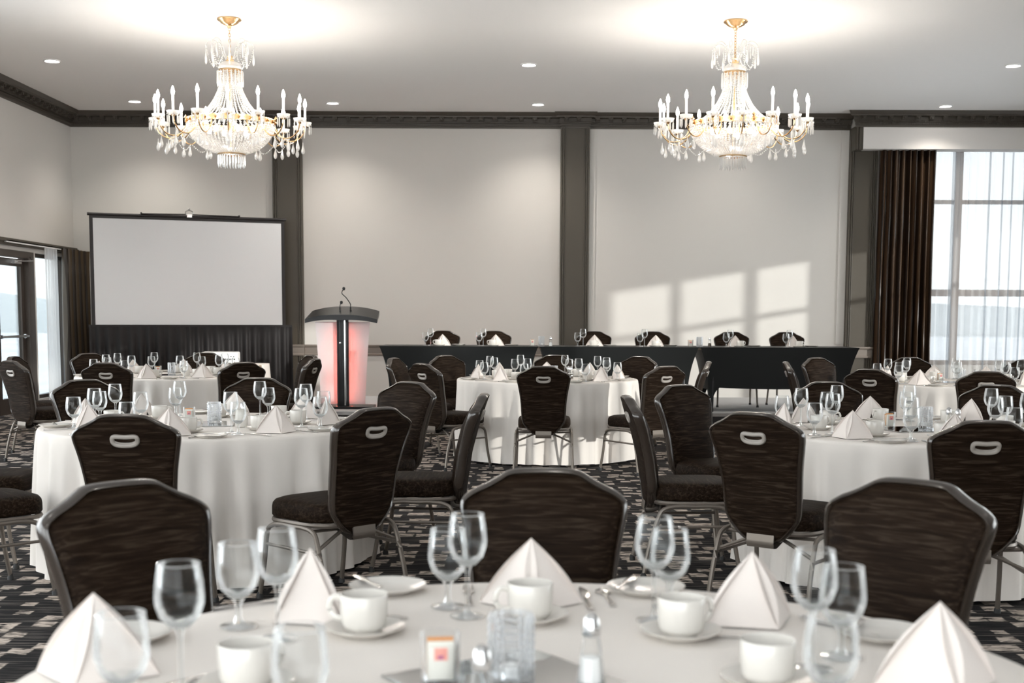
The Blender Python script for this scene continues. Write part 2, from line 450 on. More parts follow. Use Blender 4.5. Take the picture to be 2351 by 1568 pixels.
window('y', YB + .10, *BACKWIN, [(6.66, .10)], [(3.05, .06), (1.70, .10)], M['winframe'], fw=.07, pane='tinted')
for (a, b, c, d) in RWIN[:2]:
    window('x', XR + .10, a, b, c, d, [(a + (b - a) / 2, .10)], [(2.35, .07)], M['winframe'])
window('x', XR + .10, *RWIN[2], [(13.85, .10), (14.86, .13)], [(2.12, .07)], M['winframe'])
window('x', XR + .10, *RWIN[3], [(17.3, .10)], [(2.12, .07)], M['winframe'])
for (a, b, c, d) in REAR_FILL_WIN:
    window('y', YF - .10, a, b, c, d, [(a + 1.33, .08), (a + 2.67, .08)], [(2.4, .07)], M['winframe'])
for (a, b, c, d) in LEFT_FILL_WIN:
    window('x', XL - .10, a, b, c, d, [(a + 1.1, .08), (a + 2.3, .08)], [(2.4, .07)], M['winframe'])
window('x', XL - .10, *SIDE, [], [], M['doorframe'], fw=.05, pane='doorpane')

# --- crown moulding: stepped profile, brackets, two rows of small dentils
def crown_run(name, p0, p1, inward, mitre0=0.0, mitre1=0.0, first=0.0, step=.196):
    """profile swept between p0 and p1 on the wall; inward = unit vector into the room; mitre shifts the ends per metre of projection"""
    prof = [(0.0, -.215), (.018, -.215), (.022, -.190), (.032, -.186), (.036, -.150), (.050, -.146), (.052, -.128), (.060, -.124),
            (.060, -.075), (.150, -.070), (.152, -.052), (.165, -.045), (.185, -.020), (.195, -.004), (.195, 0.0), (0.0, 0.0)]
    a, b = Vector((*p0, ZC)), Vector((*p1, ZC)); d = (b - a).normalized(); n = Vector((*inward, 0))
    g = Geo(); m = len(prof)
    for e, mi in ((a, mitre0), (b, -mitre1)):
        for r, z in prof: g.v.append(tuple(e + n * r + d * (r * mi) + Vector((0, 0, z))))
    for i in range(m - 1): g.f.append((i, i + 1, m + i + 1, m + i))
    g.f.append(tuple(range(m))); g.f.append(tuple(reversed(range(m, 2 * m))))
    root = struct(g.build(name, M['crown'], smooth=False))
    L = (b - a).length
    bg = Geo()
    for (x0, x1, y0, y1, z0, z1) in [(-.034, .034, .060, .142, -.094, -.071), (-.030, .030, .060, .128, -.112, -.094), (-.026, .026, .060, .10, -.126, -.112), (-.012, .012, .128, .150, -.116, -.078)]:
        bg.box((x0, y0, z0), (x1, y1, z1))
    me = bg.mesh('bracket', M['crown'], smooth=False, bevel=.004)
    t = first + .1
    while t < L - .05:
        o = link('bracket', me, root); o['kind'] = 'structure'; q = a + d * t
        ang = math.atan2(n.y, n.x) - PI / 2
        o.location = q; o.rotation_euler = (0, 0, ang); t += step
    dg = Geo(); t = .02
    while t < L - .02:
        q = a + d * t
        for (r0, r1, z0, z1, w) in ((.036, .048, -.180, -.156, .009), (.052, .062, -.144, -.128, .008)):
            c0 = q + n * r0 - d * w; c1 = q + n * r1 + d * w
            dg.box((min(c0.x, c1.x), min(c0.y, c1.y), ZC + z0), (max(c0.x, c1.x), max(c0.y, c1.y), ZC + z1))
        t += .026
    dg.build('dentil', M['crown'], root, smooth=False, kind='stuff')
    return root

PIL = [(-3.552, -3.138), (.713, 1.12), (4.99, 5.372)]
PD = .075                                       # how far a pilaster stands off the wall
segs = [(XL, PIL[0][0]), (PIL[0][1], PIL[1][0]), (PIL[1][1], PIL[2][0])]
for i, (a, b) in enumerate(segs):
    crown_run('trim_%d' % (i + 1), (a, YB), (b, YB), (0, -1), mitre0=1.0 if i == 0 else 0.0, first=.02)
for i, (a, b) in enumerate(PIL[:2]):
    crown_run('trim_%d' % (i + 4), (a - .0, YB - PD), (b + .0, YB - PD), (0, -1), mitre0=-.55, mitre1=-.55, first=-.03, step=.18)
PEL = .33
crown_run('trim_6', (4.99, YB - PEL), (XR, YB - PEL), (0, -1), mitre0=-.8, first=-.02)
crown_run('trim_7', (XL, YF), (XL, YB), (1, 0), mitre1=1.0)
crown_run('trim_8', (XR, YF), (XR, YB - PEL), (-1, 0))

# --- pilasters: flat shaft with a ribbed moulding down each side
for i, (a, b) in enumerate(PIL):
    g = Geo(); g.box((a, YB - PD, 0), (b, YB, ZC - .2))
    r = struct(g.build('trim_%d' % (9 + i), M['trim'], smooth=False))
    for sx in (a, b):
        sgn = 1 if sx == a else -1
        for k, (o0, o1, h) in enumerate(((-.012, .014, .018), (.022, .040, .026), (.050, .064, .016))):
            g = Geo(); x0, x1 = sorted((sx + sgn * o0, sx + sgn * o1))
            g.box((x0, YB - PD - h, .0), (x1, YB - PD + .01 if o0 > 0 else YB, ZC - .21))
            g.build('rib', M['trim'], r, smooth=False, kind='structure', bevel=.004)
for i, (a, b) in enumerate(((-3.66, -3.566), (1.134, 1.225), (4.86, 4.976))):
    g = Geo(); g.box((a, YB - .02, .93), (b, YB, ZC - .22)); struct(g.build('trim_%d' % (12 + i), M['wall'], smooth=False))

# --- chair rail and baseboard on the back wall and left wall
def rail(name, x0, x1, y, kind):
    if kind == 'rail': prof = [(0, .725), (.022, .725), (.026, .745), (.012, .757), (.012, .845), (.030, .850), (.044, .872), (.044, .888), (0, .888)]
    else: prof = [(0, 0), (.018, 0), (.018, .082), (.010, .09), (.010, .105), (0, .105)]
    g = Geo(); m = len(prof)
    for x in (x0, x1):
        for r, z in prof: g.v.append((x, y - r, z))
    for i in range(m - 1): g.f.append((i, i + 1, m + i + 1, m + i))
    g.f.append(tuple(range(m))); g.f.append(tuple(reversed(range(m, 2 * m))))
    return struct(g.build(name, M['rail'], smooth=False))
k = 15
for a, b, y in ((XL, PIL[0][0], YB), (PIL[0][0] - .02, PIL[0][1] + .02, YB - PD - .02), (PIL[0][1], PIL[1][0], YB), (PIL[1][0] - .02, PIL[1][1] + .02, YB - PD - .02), (PIL[1][1], PIL[2][0], YB), (PIL[2][0] - .02, PIL[2][1] + .02, YB - PD - .02)):
    rail('trim_%d' % k, a, b, y, 'rail'); k += 1
for i, (a, b) in enumerate(segs): rail('baseboard_back_%d' % (i + 1) if i else 'baseboard_back', a, b, YB, 'base')

# --- pelmet box in front of the window bay
g = Geo(); g.box((5.10, YB - PEL, 3.775), (XR, YB, ZC - .2)); struct(g.build('trim_%d' % k, M['pelmet'], smooth=False)); k += 1
g = Geo(); g.box((4.99, YB - PEL + .01, 3.76), (5.10, YB, ZC - .2)); g.box((4.995, YB - PEL - .012, 3.765), (5.02, YB - PEL + .01, ZC - .2)); g.box((5.04, YB - PEL - .008, 3.765), (5.075, YB - PEL + .01, ZC - .2))
struct(g.build('trim_%d' % k, M['trim'], smooth=False)); k += 1

# --- left wall: glazed door, header board
root = bpy.data.objects.new('door_1', None); COL.objects.link(root); root['kind'] = 'structure'
X0 = XL - .12
def dbox(name, a, b, mat, bevel=0):
    g = Geo(); g.box(a, b); return g.build(name, mat, root, smooth=False, kind='structure', bevel=bevel)
ya, yb, _, zt = DOOR
dbox('jamb', (X0, yb - .20, 0), (XL + .02, yb, zt), M['doorframe']); dbox('jamb', (X0, ya, 0), (XL + .02, ya + .10, zt), M['doorframe'])
dbox('lintel', (X0, ya + .10, zt - .09), (XL + .02, yb - .20, zt), M['doorframe'])
for (u0, u1) in ((15.53, 16.44), (16.46, 17.41)):
    g = Geo()
    g.box((X0 + .02, u0, .01), (X0 + .075, u0 + .10, zt - .10)); g.box((X0 + .02, u1 - .10, .01), (X0 + .075, u1, zt - .10))
    g.box((X0 + .02, u0 + .10, zt - .20), (X0 + .075, u1 - .10, zt - .10)); g.box((X0 + .02, u0 + .10, .01), (X0 + .075, u1 - .10, .22))
    leaf = g.build('door_leaf', M['doorframe'], root, smooth=False, kind='structure')
    g = Geo(); g.box((X0 + .042, u0 + .10, .22), (X0 + .052, u1 - .10, zt - .20)); g.build('pane', M['doorpane'], leaf, smooth=False, kind='structure')
    g = Geo(); g.tube([(X0 + .12, u0 + .02, 1.03), (X0 + .12, u1 - .02, 1.03)], .018, 8); g.box((X0 + .075, u0 + .03, 1.005), (X0 + .115, u0 + .08, 1.055)); g.box((X0 + .075, u1 - .08, 1.005), (X0 + .115, u1 - .03, 1.055))
    g.build('push_bar', M['chrome'], leaf, kind='structure')
g = Geo(); g.box((X0 + .075, 16.98, 1.99), (X0 + .125, 17.22, 2.045)); g.tube([(X0 + .13, 17.05, 2.02), (X0 + .26, 17.26, 2.03), (X0 + .15, 17.46, 2.09)], .009, 6)
g.build('door_closer', M['chrome'], root, kind='structure')
g = Geo(); g.box((XL, 13.5, 2.215), (XL + .045, YB, 2.26)); g.box((XL, 13.5, 2.26), (XL + .075, YB, 2.285)); g.box((XL, 13.5, 2.285), (XL + .055, YB, 2.305))
struct(g.build('trim_%d' % k, M['trim'], smooth=False)); k += 1

# --- outside: terrace ground and far hills seen through the glass
g = Geo(); g.box((-140, -60, -.45), (140, 140, -.40)); struct(g.build('ground', M['ground'], smooth=False))
def hill(name, pts):
    g = Geo(); n = len(pts)
    for (x, y, h) in pts:
        g.v += [(x, y, -.45), (x, y, h), (x * 1.25, y * 1.25, -.45)]
    for i in range(n - 1):
        a, b = i * 3, (i + 1) * 3
        g.f += [(a, b, b + 1, a + 1), (a + 1, b + 1, b + 2, a + 2)]
    o = struct(g.build(name, M['hill'])); return o
hill('hill', [(-100 + i * 0, -30 + i * 12, 5 + 2.5 * math.sin(i * 1.3) + random.random()) for i in range(13)])
hill('hill', [(-60 + i * 12, 118, 1.2 + 1.6 * math.sin(i * .9 + 1) + random.random()) for i in range(16)])
hill('hill', [(110, 130 - i * 14, 3 + 1.5 * math.sin(i * 1.1)) for i in range(13)])

# ------------------------------------------------------------------ curtains
def fold_sheet(name, mat, p0, p1, z0, z1, folds, depth, nrm, parent=None, nv=14, seed=0, pinch=0.0, noise_amp=.3):
    rnd = random.Random(seed); ph = [rnd.uniform(-.5, .5) for _ in range(folds + 2)]; am = [rnd.uniform(.7, 1.2) for _ in range(folds + 2)]
    a, b = Vector(p0), Vector(p1); n = Vector(nrm)
    def fn(u, v):
        z = z1 + (z0 - z1) * v; x = u * folds; i = int(min(x, folds - 1))
        w = math.sin(2 * PI * x + noise_amp * ph[i] * 2 + .4 * math.sin(3 * v + ph[i] * 4)) * am[i] * depth
        w *= (.75 + .35 * v)
        uu = u + noise_amp * .012 * math.sin(6 * v + 9 * u)
        q = a + (b - a) * uu
        return (q.x + n.x * w, q.y + n.y * w, z)
    g = Geo(); g.grid(fn, folds * 10, nv, uv=True)
    return g.build(name, mat, parent)

c = thing('curtain', 'dark brown satin striped curtain beside the tall window', 'curtain', (5.8, YB - .17, 0), 0)
o = fold_sheet('drape', M['drape'], (-.42, 0, 0), (.43, 0, 0), .06, 3.80, 9, .066, (0, 1, 0), c, seed=4)
g = Geo(); g.box((-.43, -.012, 3.81), (2.55, .012, 3.86)); g.build('curtain_track', M['white'], c, smooth=False)
c = thing('curtain', 'bronze striped curtain bunched in the corner by the glass door', 'curtain', (XL + .2, 18.75, 0), 0)
def left_drape(u, v):
    yy = 18.20 + 1.03 * u * (1.0 - .07 * math.sin(PI * min(1, v * 1.3)) ) - 18.75
    w = .075 * math.sin(2 * PI * 7 * u + .6 * math.sin(4 * v)) * (.8 + .3 * v) + .10 * max(0, u - .75) * (1 - v)
    return (w + .02, yy, 2.25 - 2.19 * v)
g = Geo(); g.grid(left_drape, 84, 14, uv=True); g.build('drape', M['drapeL'], c)
g = Geo(); g.box((-.15, -2.2, 2.245), (-.125, .5, 2.275)); g.build('curtain_track', M['white'], c, smooth=False)
c = thing('sheer_curtain', 'sheer white voile curtain hanging across the tall window', 'curtain', (7.2, YB - .10, 0), 0)
fold_sheet('voile', M['sheer'], (-.98, 0, 0), (1.18, 0, 0), .08, 3.76, 17, .028, (0, 1, 0), c, seed=8)
for q, wv in ((-.72, .05), (-.18, .03), (.02, .025), (.16, .025), (.34, .022), (.60, .02), (.83, .025), (1.05, .03)):
    fold_sheet('woven_stripe', M['sheerband'], (q, -.035, 0), (q + wv, -.035, 0), .08, 3.76, 2, .006, (0, 1, 0), c, nv=6, seed=int(q * 100) + 200)
c = thing('sheer_curtain', 'pale sheer curtain drawn beside the glass door', 'curtain', (XL + .12, 17.95, 0), 0)
fold_sheet('voile', M['sheer'], (0, -.20, 0), (0, .30, 0), .06, 2.24, 5, .03, (1, 0, 0), c, seed=9)

# ------------------------------------------------------------------ ceiling fixtures
g = Geo(); g.lathe([(.074, .002), (.098, .0), (.100, -.008), (.085, -.014), (.074, -.006), (.074, .002)], 28); RING = g.mesh('trim_ring', M['white'])
g = Geo(); g.lathe([(.001, -.005), (.04, -.007), (.074, -.004)], 28); LENS = g.mesh('lens', M['lens'])
DOWN = [(-5.439, 15.434, 'over the door end of the wall'), (-5.303, 18.286, 'above the projection screen, close to the back wall'), (-2.539, 18.364, 'close to the back wall between screen and lectern'),
        (.181, 15.549, 'in front of the middle pilaster, further out'), (.347, 18.401, 'beside the crown of the middle pilaster'), (5.904, 15.479, 'out in the ceiling before the tall window'), (6.092, 18.404, 'nearest the pelmet over the tall window'), (3.15, 18.40, 'hidden behind the chandelier on the tall window side')
        ]
for x, y, where in DOWN:
    t = thing('recessed_downlight', 'round recessed downlight ' + where, 'ceiling light', (x, y, ZC), 0, 'recessed downlights')
    link('trim_ring', RING, t); link('lens', LENS, t)
    ld = bpy.data.lights.new('downlight_and_fill_lamp', 'SPOT'); ld.energy = SPOT_W * (.4 if x == 3.15 else 1); ld.spot_size = math.radians(125); ld.spot_blend = 1; ld.shadow_soft_size = .06; ld.color = (1, .93, .84)
    lo = bpy.data.objects.new('downlight_and_fill_lamp', ld); COL.objects.link(lo); lo.parent = t; lo.location = (0, 0, -.03)

# added fill: unseen bare spots over the front tables, laid out like the downlights
for x in (-5.4, -2.6, .2, 3.0, 5.9):
    for y in (9.65, 6.75, 3.85, .95, -2.0):
        ld = bpy.data.lights.new('downlight_and_fill_lamp', 'SPOT'); ld.energy = SPOT_F; ld.spot_size = math.radians(120); ld.spot_blend = 1; ld.shadow_soft_size = .07; ld.color = (1, .93, .84)
        lo = bpy.data.objects.new('downlight_and_fill_lamp', ld); COL.objects.link(lo); lo.location = (x, y, ZC - .03)

def catmull(pts, n=6):
    P = [Vector(p) for p in pts]; P = [P[0] * 2 - P[1]] + P + [P[-1] * 2 - P[-2]]; out = []
    for i in range(1, len(P) - 2):
        for k in range(n):
            t = k / n; a, b, c_, d = P[i - 1:i + 3]
            out.append(.5 * ((2 * b) + (-a + c_) * t + (2 * a - 5 * b + 4 * c_ - d) * t * t + (-a + 3 * b - 3 * c_ + d) * t ** 3))
    out.append(P[-2]); return out

def resample(path, step):
    out = [path[0]]; need = step
    for a, b in zip(path, path[1:]):
        L = (b - a).length; pos = 0.0
        while L - pos >= need:
            pos += need; out.append(a + (b - a) * (pos / L)); need = step
        need -= (L - pos)
    return out

def make_chandelier():
    r = thing('chandelier', '', 'chandelier')
    g = Geo(); g.lathe([(.001, -.001), (.118, -.001), (.122, -.012), (.112, -.022), (.10, -.026), (.085, -.045), (.05, -.062), (.022, -.072), (.018, -.092), (.001, -.095)], 32); g.build('canopy', M['gold'], r)
    g = Geo()
    for i in range(10):
        z = -.105 - i * .028; a = (i % 2) * PI / 2 + .3
        pts = [(math.cos(a) * .011 * math.cos(q), math.sin(a) * .011 * math.cos(q), z + .019 * math.sin(q)) for q in [2 * PI * j / 10 for j in range(10)]]
        g.tube(pts, .0034, 5, closed=True)
    g.build('chain', M['gold'], r)
    # crown of scrolls with drops
    g = Geo(); g.lathe([(.012, -.36), (.03, -.372), (.022, -.39), (.04, -.405), (.045, -.43), (.03, -.44), (.02, -.455)], 20); g.build('hub', M['gold'], r)
    for i in range(8):
        a = 2 * PI * i / 8 + .2; ca, sa = math.cos(a), math.sin(a)
        prof = [(.035, -.41), (.07, -.345), (.10, -.26), (.15, -.215), (.20, -.225), (.235, -.265), (.225, -.295)]
        path = catmull([(q * ca, q * sa, z) for q, z in prof], 5)
        g = Geo(); g.tube(path, .0045, 5); sc = g.build('scroll_arm', M['crystal'], r)
        g = Geo(); g.drop((.235 * ca, .235 * sa, -.29), .17, .014); g.drop((.18 * ca, .18 * sa, -.24), .12, .010)
        sw = catmull([(.235 * ca, .235 * sa, -.28), (.20 * ca, .20 * sa, -.42), (.16 * ca, .16 * sa, -.47), (.11 * ca, .11 * sa, -.40), (.10 * ca, .10 * sa, -.28)], 6)
        for p in resample(sw, .020): g.octa(p, .008)
        g.build('bead_swag', M['crystal'], sc, smooth=False, kind='stuff')
    g = Geo(); g.lathe([(.03, -.425), (.075, -.43), (.105, -.452), (.118, -.48), (.112, -.50), (.10, -.505), (.10, -.49)], 28); g.build('top_dome', M['crystal'], r)
    g = Geo(); g.lathe([(.10, -.50), (.113, -.502), (.113, -.52), (.10, -.522)], 28)
    for i in range(12):
        a = 2 * PI * i / 12; g.octa((.10 * math.cos(a), .10 * math.sin(a), -.535), .012, .03)
    g.build('top_ring', M['gold'], r)
    g = Geo()
    for i in range(20):
        a = 2 * PI * i / 20; g.prism((.128 * math.cos(a), .128 * math.sin(a), -.515), .16, .0075)
    g.build('prism_collar', M['crystal'], r, smooth=False, kind='stuff')
    g = Geo(); g.tube([(0, 0, -.45), (0, 0, -1.34)], .011, 8); g.build('stem', M['gold'], r)
    g = Geo()
    for i in range(38):
        a = 2 * PI * i / 38
        path = catmull([(q * math.cos(a), q * math.sin(a), z) for q, z in ((.103, -.51), (.106, -.65), (.15, -.77), (.22, -.88), (.32, -.97), (.43, -1.015))], 6)
        for j, p in enumerate(resample(path, .0205)): g.octa(p, .0095, .0105)
    g.build('bead_strands', M['crystal'], r, smooth=False, kind='stuff')
    g = Geo(); g.lathe([(.425, -1.0), (.44, -1.0), (.444, -1.012), (.44, -1.04), (.446, -1.052), (.425, -1.055), (.425, -1.0)], 48); g.build('basket_ring', M['gold'], r)
    g = Geo()
    for i in range(24):
        a = 2 * PI * (i + .5) / 24; g.octa((.447 * math.cos(a), .447 * math.sin(a), -1.026), .014, .022)
    for i in range(8):
        a = 2 * PI * i / 8 + .1; g.octa((.45 * math.cos(a), .45 * math.sin(a), -.985), .02, .03)
    g.build('ring_ornament', M['gold'], r, smooth=False, kind='stuff')
    g = Geo()
    for i in range(66):
        a = 2 * PI * i / 66
        path = catmull([(q * math.cos(a), q * math.sin(a), z) for q, z in ((.435, -1.055), (.415, -1.13), (.355, -1.215), (.26, -1.29), (.14, -1.335))], 6)
        pp = resample(path, .0215)
        for j, p in enumerate(pp):
            rr = .0145 * (.55 + .45 * math.hypot(p.x, p.y) / .43); g.octa(p, rr, rr * 1.05)
    g.build('basket_beads', M['crystal'], r, smooth=False, kind='stuff')
    g = Geo(); g.lathe([(.125, -1.335), (.14, -1.333), (.143, -1.345), (.135, -1.352), (.125, -1.35)], 28); g.build('bottom_ring', M['gold'], r)
    g = Geo()
    for i in range(30):
        a = 2 * PI * i / 30; g.prism((.132 * math.cos(a), .132 * math.sin(a), -1.35), .118 + .012 * (i % 2), .010)
    for i in range(16):
        a = 2 * PI * i / 16; g.prism((.08 * math.cos(a), .08 * math.sin(a), -1.36), .12, .009)
    g.build('bottom_fringe', M['crystal'], r, smooth=False, kind='stuff')
    bl = Geo(); bl.lathe([(.001, 0), (.010, .003), (.017, .022), (.018, .034), (.013, .058), (.005, .082), (.001, .09)], 10); BULBM = bl.mesh('bulb', M['bulb'])
    bb = Geo(); bb.lathe([(.001, 0), (.016, .008), (.022, .03), (.016, .055), (.001, .068)], 8); BB = bb.mesh('basket_bulb', M['bowlbulb'])
    for i in range(6):
        a = 2 * PI * i / 6; o = link('basket_bulb', BB, r); o.location = (.22 * math.cos(a), .22 * math.sin(a), -1.14)
    g = Geo()
    path = catmull([(.43, 0, -1.035), (.475, 0, -1.13), (.56, 0, -1.195), (.655, 0, -1.19), (.72, 0, -1.13), (.745, 0, -1.05)], 6); g.tube(path, .0065, 6)
    g.lathe([(.001, -1.062), (.012, -1.06), (.024, -1.045), (.012, -1.04), (.014, -1.03)], 12, (.745, 0, 0)); ARM = g.mesh('arm', M['gold'])
    g = Geo(); g.lathe([(.016, -1.045), (.045, -1.042), (.062, -1.022), (.066, -1.005), (.060, -1.008), (.044, -1.03), (.016, -1.034)], 20); PAN = g.mesh('drip_pan', M['crystal'])
    g = Geo(); g.lathe([(.001, -1.04), (.0125, -1.04), (.0125, -.862), (.010, -.856), (.001, -.855)], 10); CAN = g.mesh('candle_sleeve', M['candle'])
    g = Geo()
    for i in range(8):
        a = 2 * PI * i / 8; x, y = .058 * math.cos(a), .058 * math.sin(a)
        g.octa((x, y, -1.035), .009); g.prism((x, y, -1.045), .085, .0075)
    PR = g.mesh('prism_fringe', M['crystal'], smooth=False)
    g = Geo(); g.drop((0, 0, -1.205), .125, .020); DR = g.mesh('crystal_drop', M['crystal'])
    for i in range(16):
        a = 2 * PI * (i + .45) / 16
        arm = link('arm', ARM, r); arm.rotation_euler = (0, 0, a)
        for nm, me in (('drip_pan', PAN), ('candle_sleeve', CAN), ('prism_fringe', PR), ('bulb', BULBM), ('crystal_drop', DR), ('crystal_drop', DR)):
            o = link(nm, me, arm)
            o.location = (.745 if nm != 'crystal_drop' else (.62 if not any(q.name.startswith('crystal_drop') for q in arm.children if q != o) else .72), 0, -.857 if nm == 'bulb' else 0)
            if nm == 'prism_fringe': o['kind'] = 'stuff'
    g = Geo()
    for i in range(16):
        a0, a1 = 2 * PI * (i + .45) / 16, 2 * PI * (i + 1.45) / 16; am = (a0 + a1) / 2
        sw = catmull([(.60 * math.cos(a0), .60 * math.sin(a0), -1.20), (.58 * math.cos(am), .58 * math.sin(am), -1.275), (.60 * math.cos(a1), .60 * math.sin(a1), -1.20)], 8)
        for p in resample(sw, .022): g.octa(p, .0085)
    g.build('bead_swags', M['crystal'], r, smooth=False, kind='stuff')
    return r

CH = Maker(make_chandelier)
CH((-2.871, 13.256, ZC), .0, 'gilt crystal basket chandelier hanging on the projection screen side', 'crystal chandeliers')
CH((2.24, 13.258, ZC), .17, 'gilt crystal basket chandelier hanging on the tall window side', 'crystal chandeliers')

# ------------------------------------------------------------------ banquet chair
HALF = [(0, .345), (.060, .345), (.098, .362), (.155, .425), (.171, .460), (.175, .52), (.179, .60), (.188, .68), (.203, .76), (.213, .805),
        (.213, .832), (.188, .852), (.150, .868), (.118, .886), (.092, .902), (.060, .906), (0, .907)]
def back_y(z): return lerp_tab(z, [(.30, -.203), (.345, -.205), (.46, -.212), (.60, -.232), (.75, -.270), (.84, -.302), (.92, -.338)])
def back_outline():
    pts = [(x, z) for x, z in HALF] + [(-x, z) for x, z in reversed(HALF[1:-1])]
    return chaikin([(x, 0, z) for x, z in pts], 2)

def make_chair():
    r = thing('banquet_chair', '', 'chair')
    out = back_outline(); n = len(out); zc = .64; t = .040
    g = Geo()
    ks = [1.0, .985, .94, .80, .55, .25]
    def ring(k, side):
        o = len(g.v)
        for (x, _, z) in out:
            xx, zz = x * k, zc + (z - zc) * k
            pil = (1 - k ** 5)
            y = back_y(zz) + (t / 2 * (1 if k < .99 else .55) + .030 * pil if side > 0 else -t / 2 * (1 if k < .99 else .55) - .012 * pil)
            g.v.append((xx, y, zz))
        return o
    fr = [ring(k, 1) for k in ks]; bk = [ring(k, -1) for k in ks]
    for rs, fl in ((fr, False), (bk, True)):
        for a, b in zip(rs, rs[1:]):
            for i in range(n):
                j = (i + 1) % n; f = (a + i, a + j, b + j, b + i); g.f.append(f if fl else f[::-1])
        c_ = len(g.v); sd = 1 if rs is fr else -1
        g.v.append((0, back_y(zc) + (t / 2 + .030 if sd > 0 else -t / 2 - .012), zc))
        for i in range(n):
            j = (i + 1) % n; f = (rs[-1] + i, rs[-1] + j, c_); g.f.append(f if fl else f[::-1])
    for i in range(n):
        j = (i + 1) % n; g.f.append((fr[0] + i, fr[0] + j, bk[0] + j, bk[0] + i))
    g.build('backrest', M['fabric'], r, angle=70)
    g = Geo(); g.tube([(x * 1.012, back_y(z), z + (z - zc) * .012) for x, _, z in out], .0105, 8, closed=True, up=(0, 1, 0), ry=.026)
    g.build('back_edge', M['edge'], r)
    # grip: rounded ring and lip over a flat dark plate, its recess shade painted in
    hz = .806; hy = back_y(hz) - t / 2 - .0135
    rr = []
    for i in range(36):
        a = 2 * PI * i / 36; cx, cz = math.cos(a), math.sin(a)
        x = .052 * math.copysign(abs(cx) ** .55, cx); z = .0215 * math.copysign(abs(cz) ** .75, cz)
        z += -.006 + .010 * (x / .052) ** 2 if cz > 0 else .003 * (x / .052) ** 2
        rr.append((x, hy - z * .36, hz + z))
    g = Geo(); g.tube(rr, .0095, 8, closed=True, up=(0, 1, 0), ry=.008); grip = g.build('grip', M['grip'], r)
    g = Geo(); o = len(g.v)
    for (x, y, z) in rr: g.v.append((x, y + .004, z))
    g.f.append(tuple(range(36))); g.build('pocket', M['pocket'], grip, smooth=False)
    g = Geo(); o = 0
    low = [p for p in rr if p[2] <= hz - .004]
    low.sort(key=lambda p: p[0]); m = len(low)
    for (x, y, z) in low: g.v.append((x, y - .003, z))
    for (x, y, z) in low: g.v.append((x * .93, y - .002, min(hz + .001, z + .018)))
    g.f += [(i, i + 1, m + i + 1, m + i) for i in range(m - 1)]
    g.build('pocket_lip', M['grip'], grip)
    # seat
    def seat_ring(s, z, nn=56, c=(0, .018)):
        o = []
        for i in range(nn):
            a = 2 * PI * i / nn; cx, cy = math.cos(a), math.sin(a)
            x = .222 * s * math.copysign(abs(cx) ** .5, cx); y = .222 * s * math.copysign(abs(cy) ** .55, cy)
            x *= 1 + .05 * (y / .22)
            o.append((c[0] + x, c[1] + y, z))
        return o
    g = Geo(); L = [(.90, .388), (.97, .391), (1.0, .402), (1.0, .438), (.985, .456), (.94, .470), (.82, .480), (.55, .486), (.2, .488)]
    for s, z in L: g.v += seat_ring(s, z)
    for j in range(len(L) - 1):
        for i in range(56):
            q = (i + 1) % 56; g.f.append((j * 56 + i, j * 56 + q, (j + 1) * 56 + q, (j + 1) * 56 + i))
    g.f.append(tuple(8 * 56 + i for i in range(56))); g.f.append(tuple(reversed(range(56))))
    g.build('seat', M['fabric'], r, angle=60)
    g = Geo(); g.tube(seat_ring(.97, .378), .010, 6, closed=True, ry=.012); g.build('seat_frame', M['frame'], r)
    g = Geo()
    g.grid(lambda u, v: ((u - .5) * .132, lerp_tab(v, [(0, -.236), (.25, -.240), (.5, -.232), (.7, -.205), (1, -.11)]), lerp_tab(v, [(0, .372), (.25, .33), (.5, .312), (.7, .309), (1, .345)])), 4, 12)
    g.grid(lambda u, v: ((.5 - u) * .132, lerp_tab(v, [(0, -.229), (.25, -.233), (.5, -.226), (.7, -.203), (1, -.11)]), lerp_tab(v, [(0, .372), (.25, .334), (.5, .318), (.7, .315), (1, .350)])), 4, 12)
    g.build('back_bracket', M['frame'], r)
    for sx in (-1, 1):
        for sy in (1, -1):
            fy = .235 if sy > 0 else -.262
            path = catmull([(sx * .226, .0, .366), (sx * .228, sy * .085, .367), (sx * .231, sy * .150, .356), (sx * .235, sy * .185, .318), (sx * .240, sy * (abs(fy) - .03), .17), (sx * .247, fy, .012)], 5)
            g = Geo(); g.tube(path, .0115, 8); leg = g.build('leg', M['frame'], r)
            g = Geo(); g.lathe([(.001, 0), (.016, .0), (.016, .016), (.013, .02), (.012, .03)], 10, (sx * .247, fy, 0)); g.build('glide', M['rubber'], leg)
        g = Geo(); g.tube([(sx * .238, .195, .265), (sx * .236, -.198, .262)], .008, 6); g.build('stretcher', M['frame'], r)
        g = Geo(); g.tube([(sx * .238, -.19, .275), (sx * .12, -.165, .325), (sx * .05, -.15, .352)], .0085, 6); g.build('brace', M['frame'], r)
    for y in (.13, -.12):
        g = Geo(); g.tube([(-.226, y, .355), (0, y, .348), (.226, y, .355)], .0085, 6); g.build('crossbar', M['frame'], r)
    return r
CHAIR = Maker(make_chair)
def chair(bx, by, deg, label, group, z=0.0):
    """bx, by: where the top of the backrest stands; deg: the way the chair faces"""
    a = math.radians(deg)
    return CHAIR((bx + .27 * math.cos(a), by + .27 * math.sin(a), z), a - PI / 2, label, group)

# ------------------------------------------------------------------ tableware
def lathe_mesh(name, prof, mat, n=28, c=(0, 0, 0)):
    g = Geo(); g.lathe(prof, n, c); return g.mesh(name, mat)

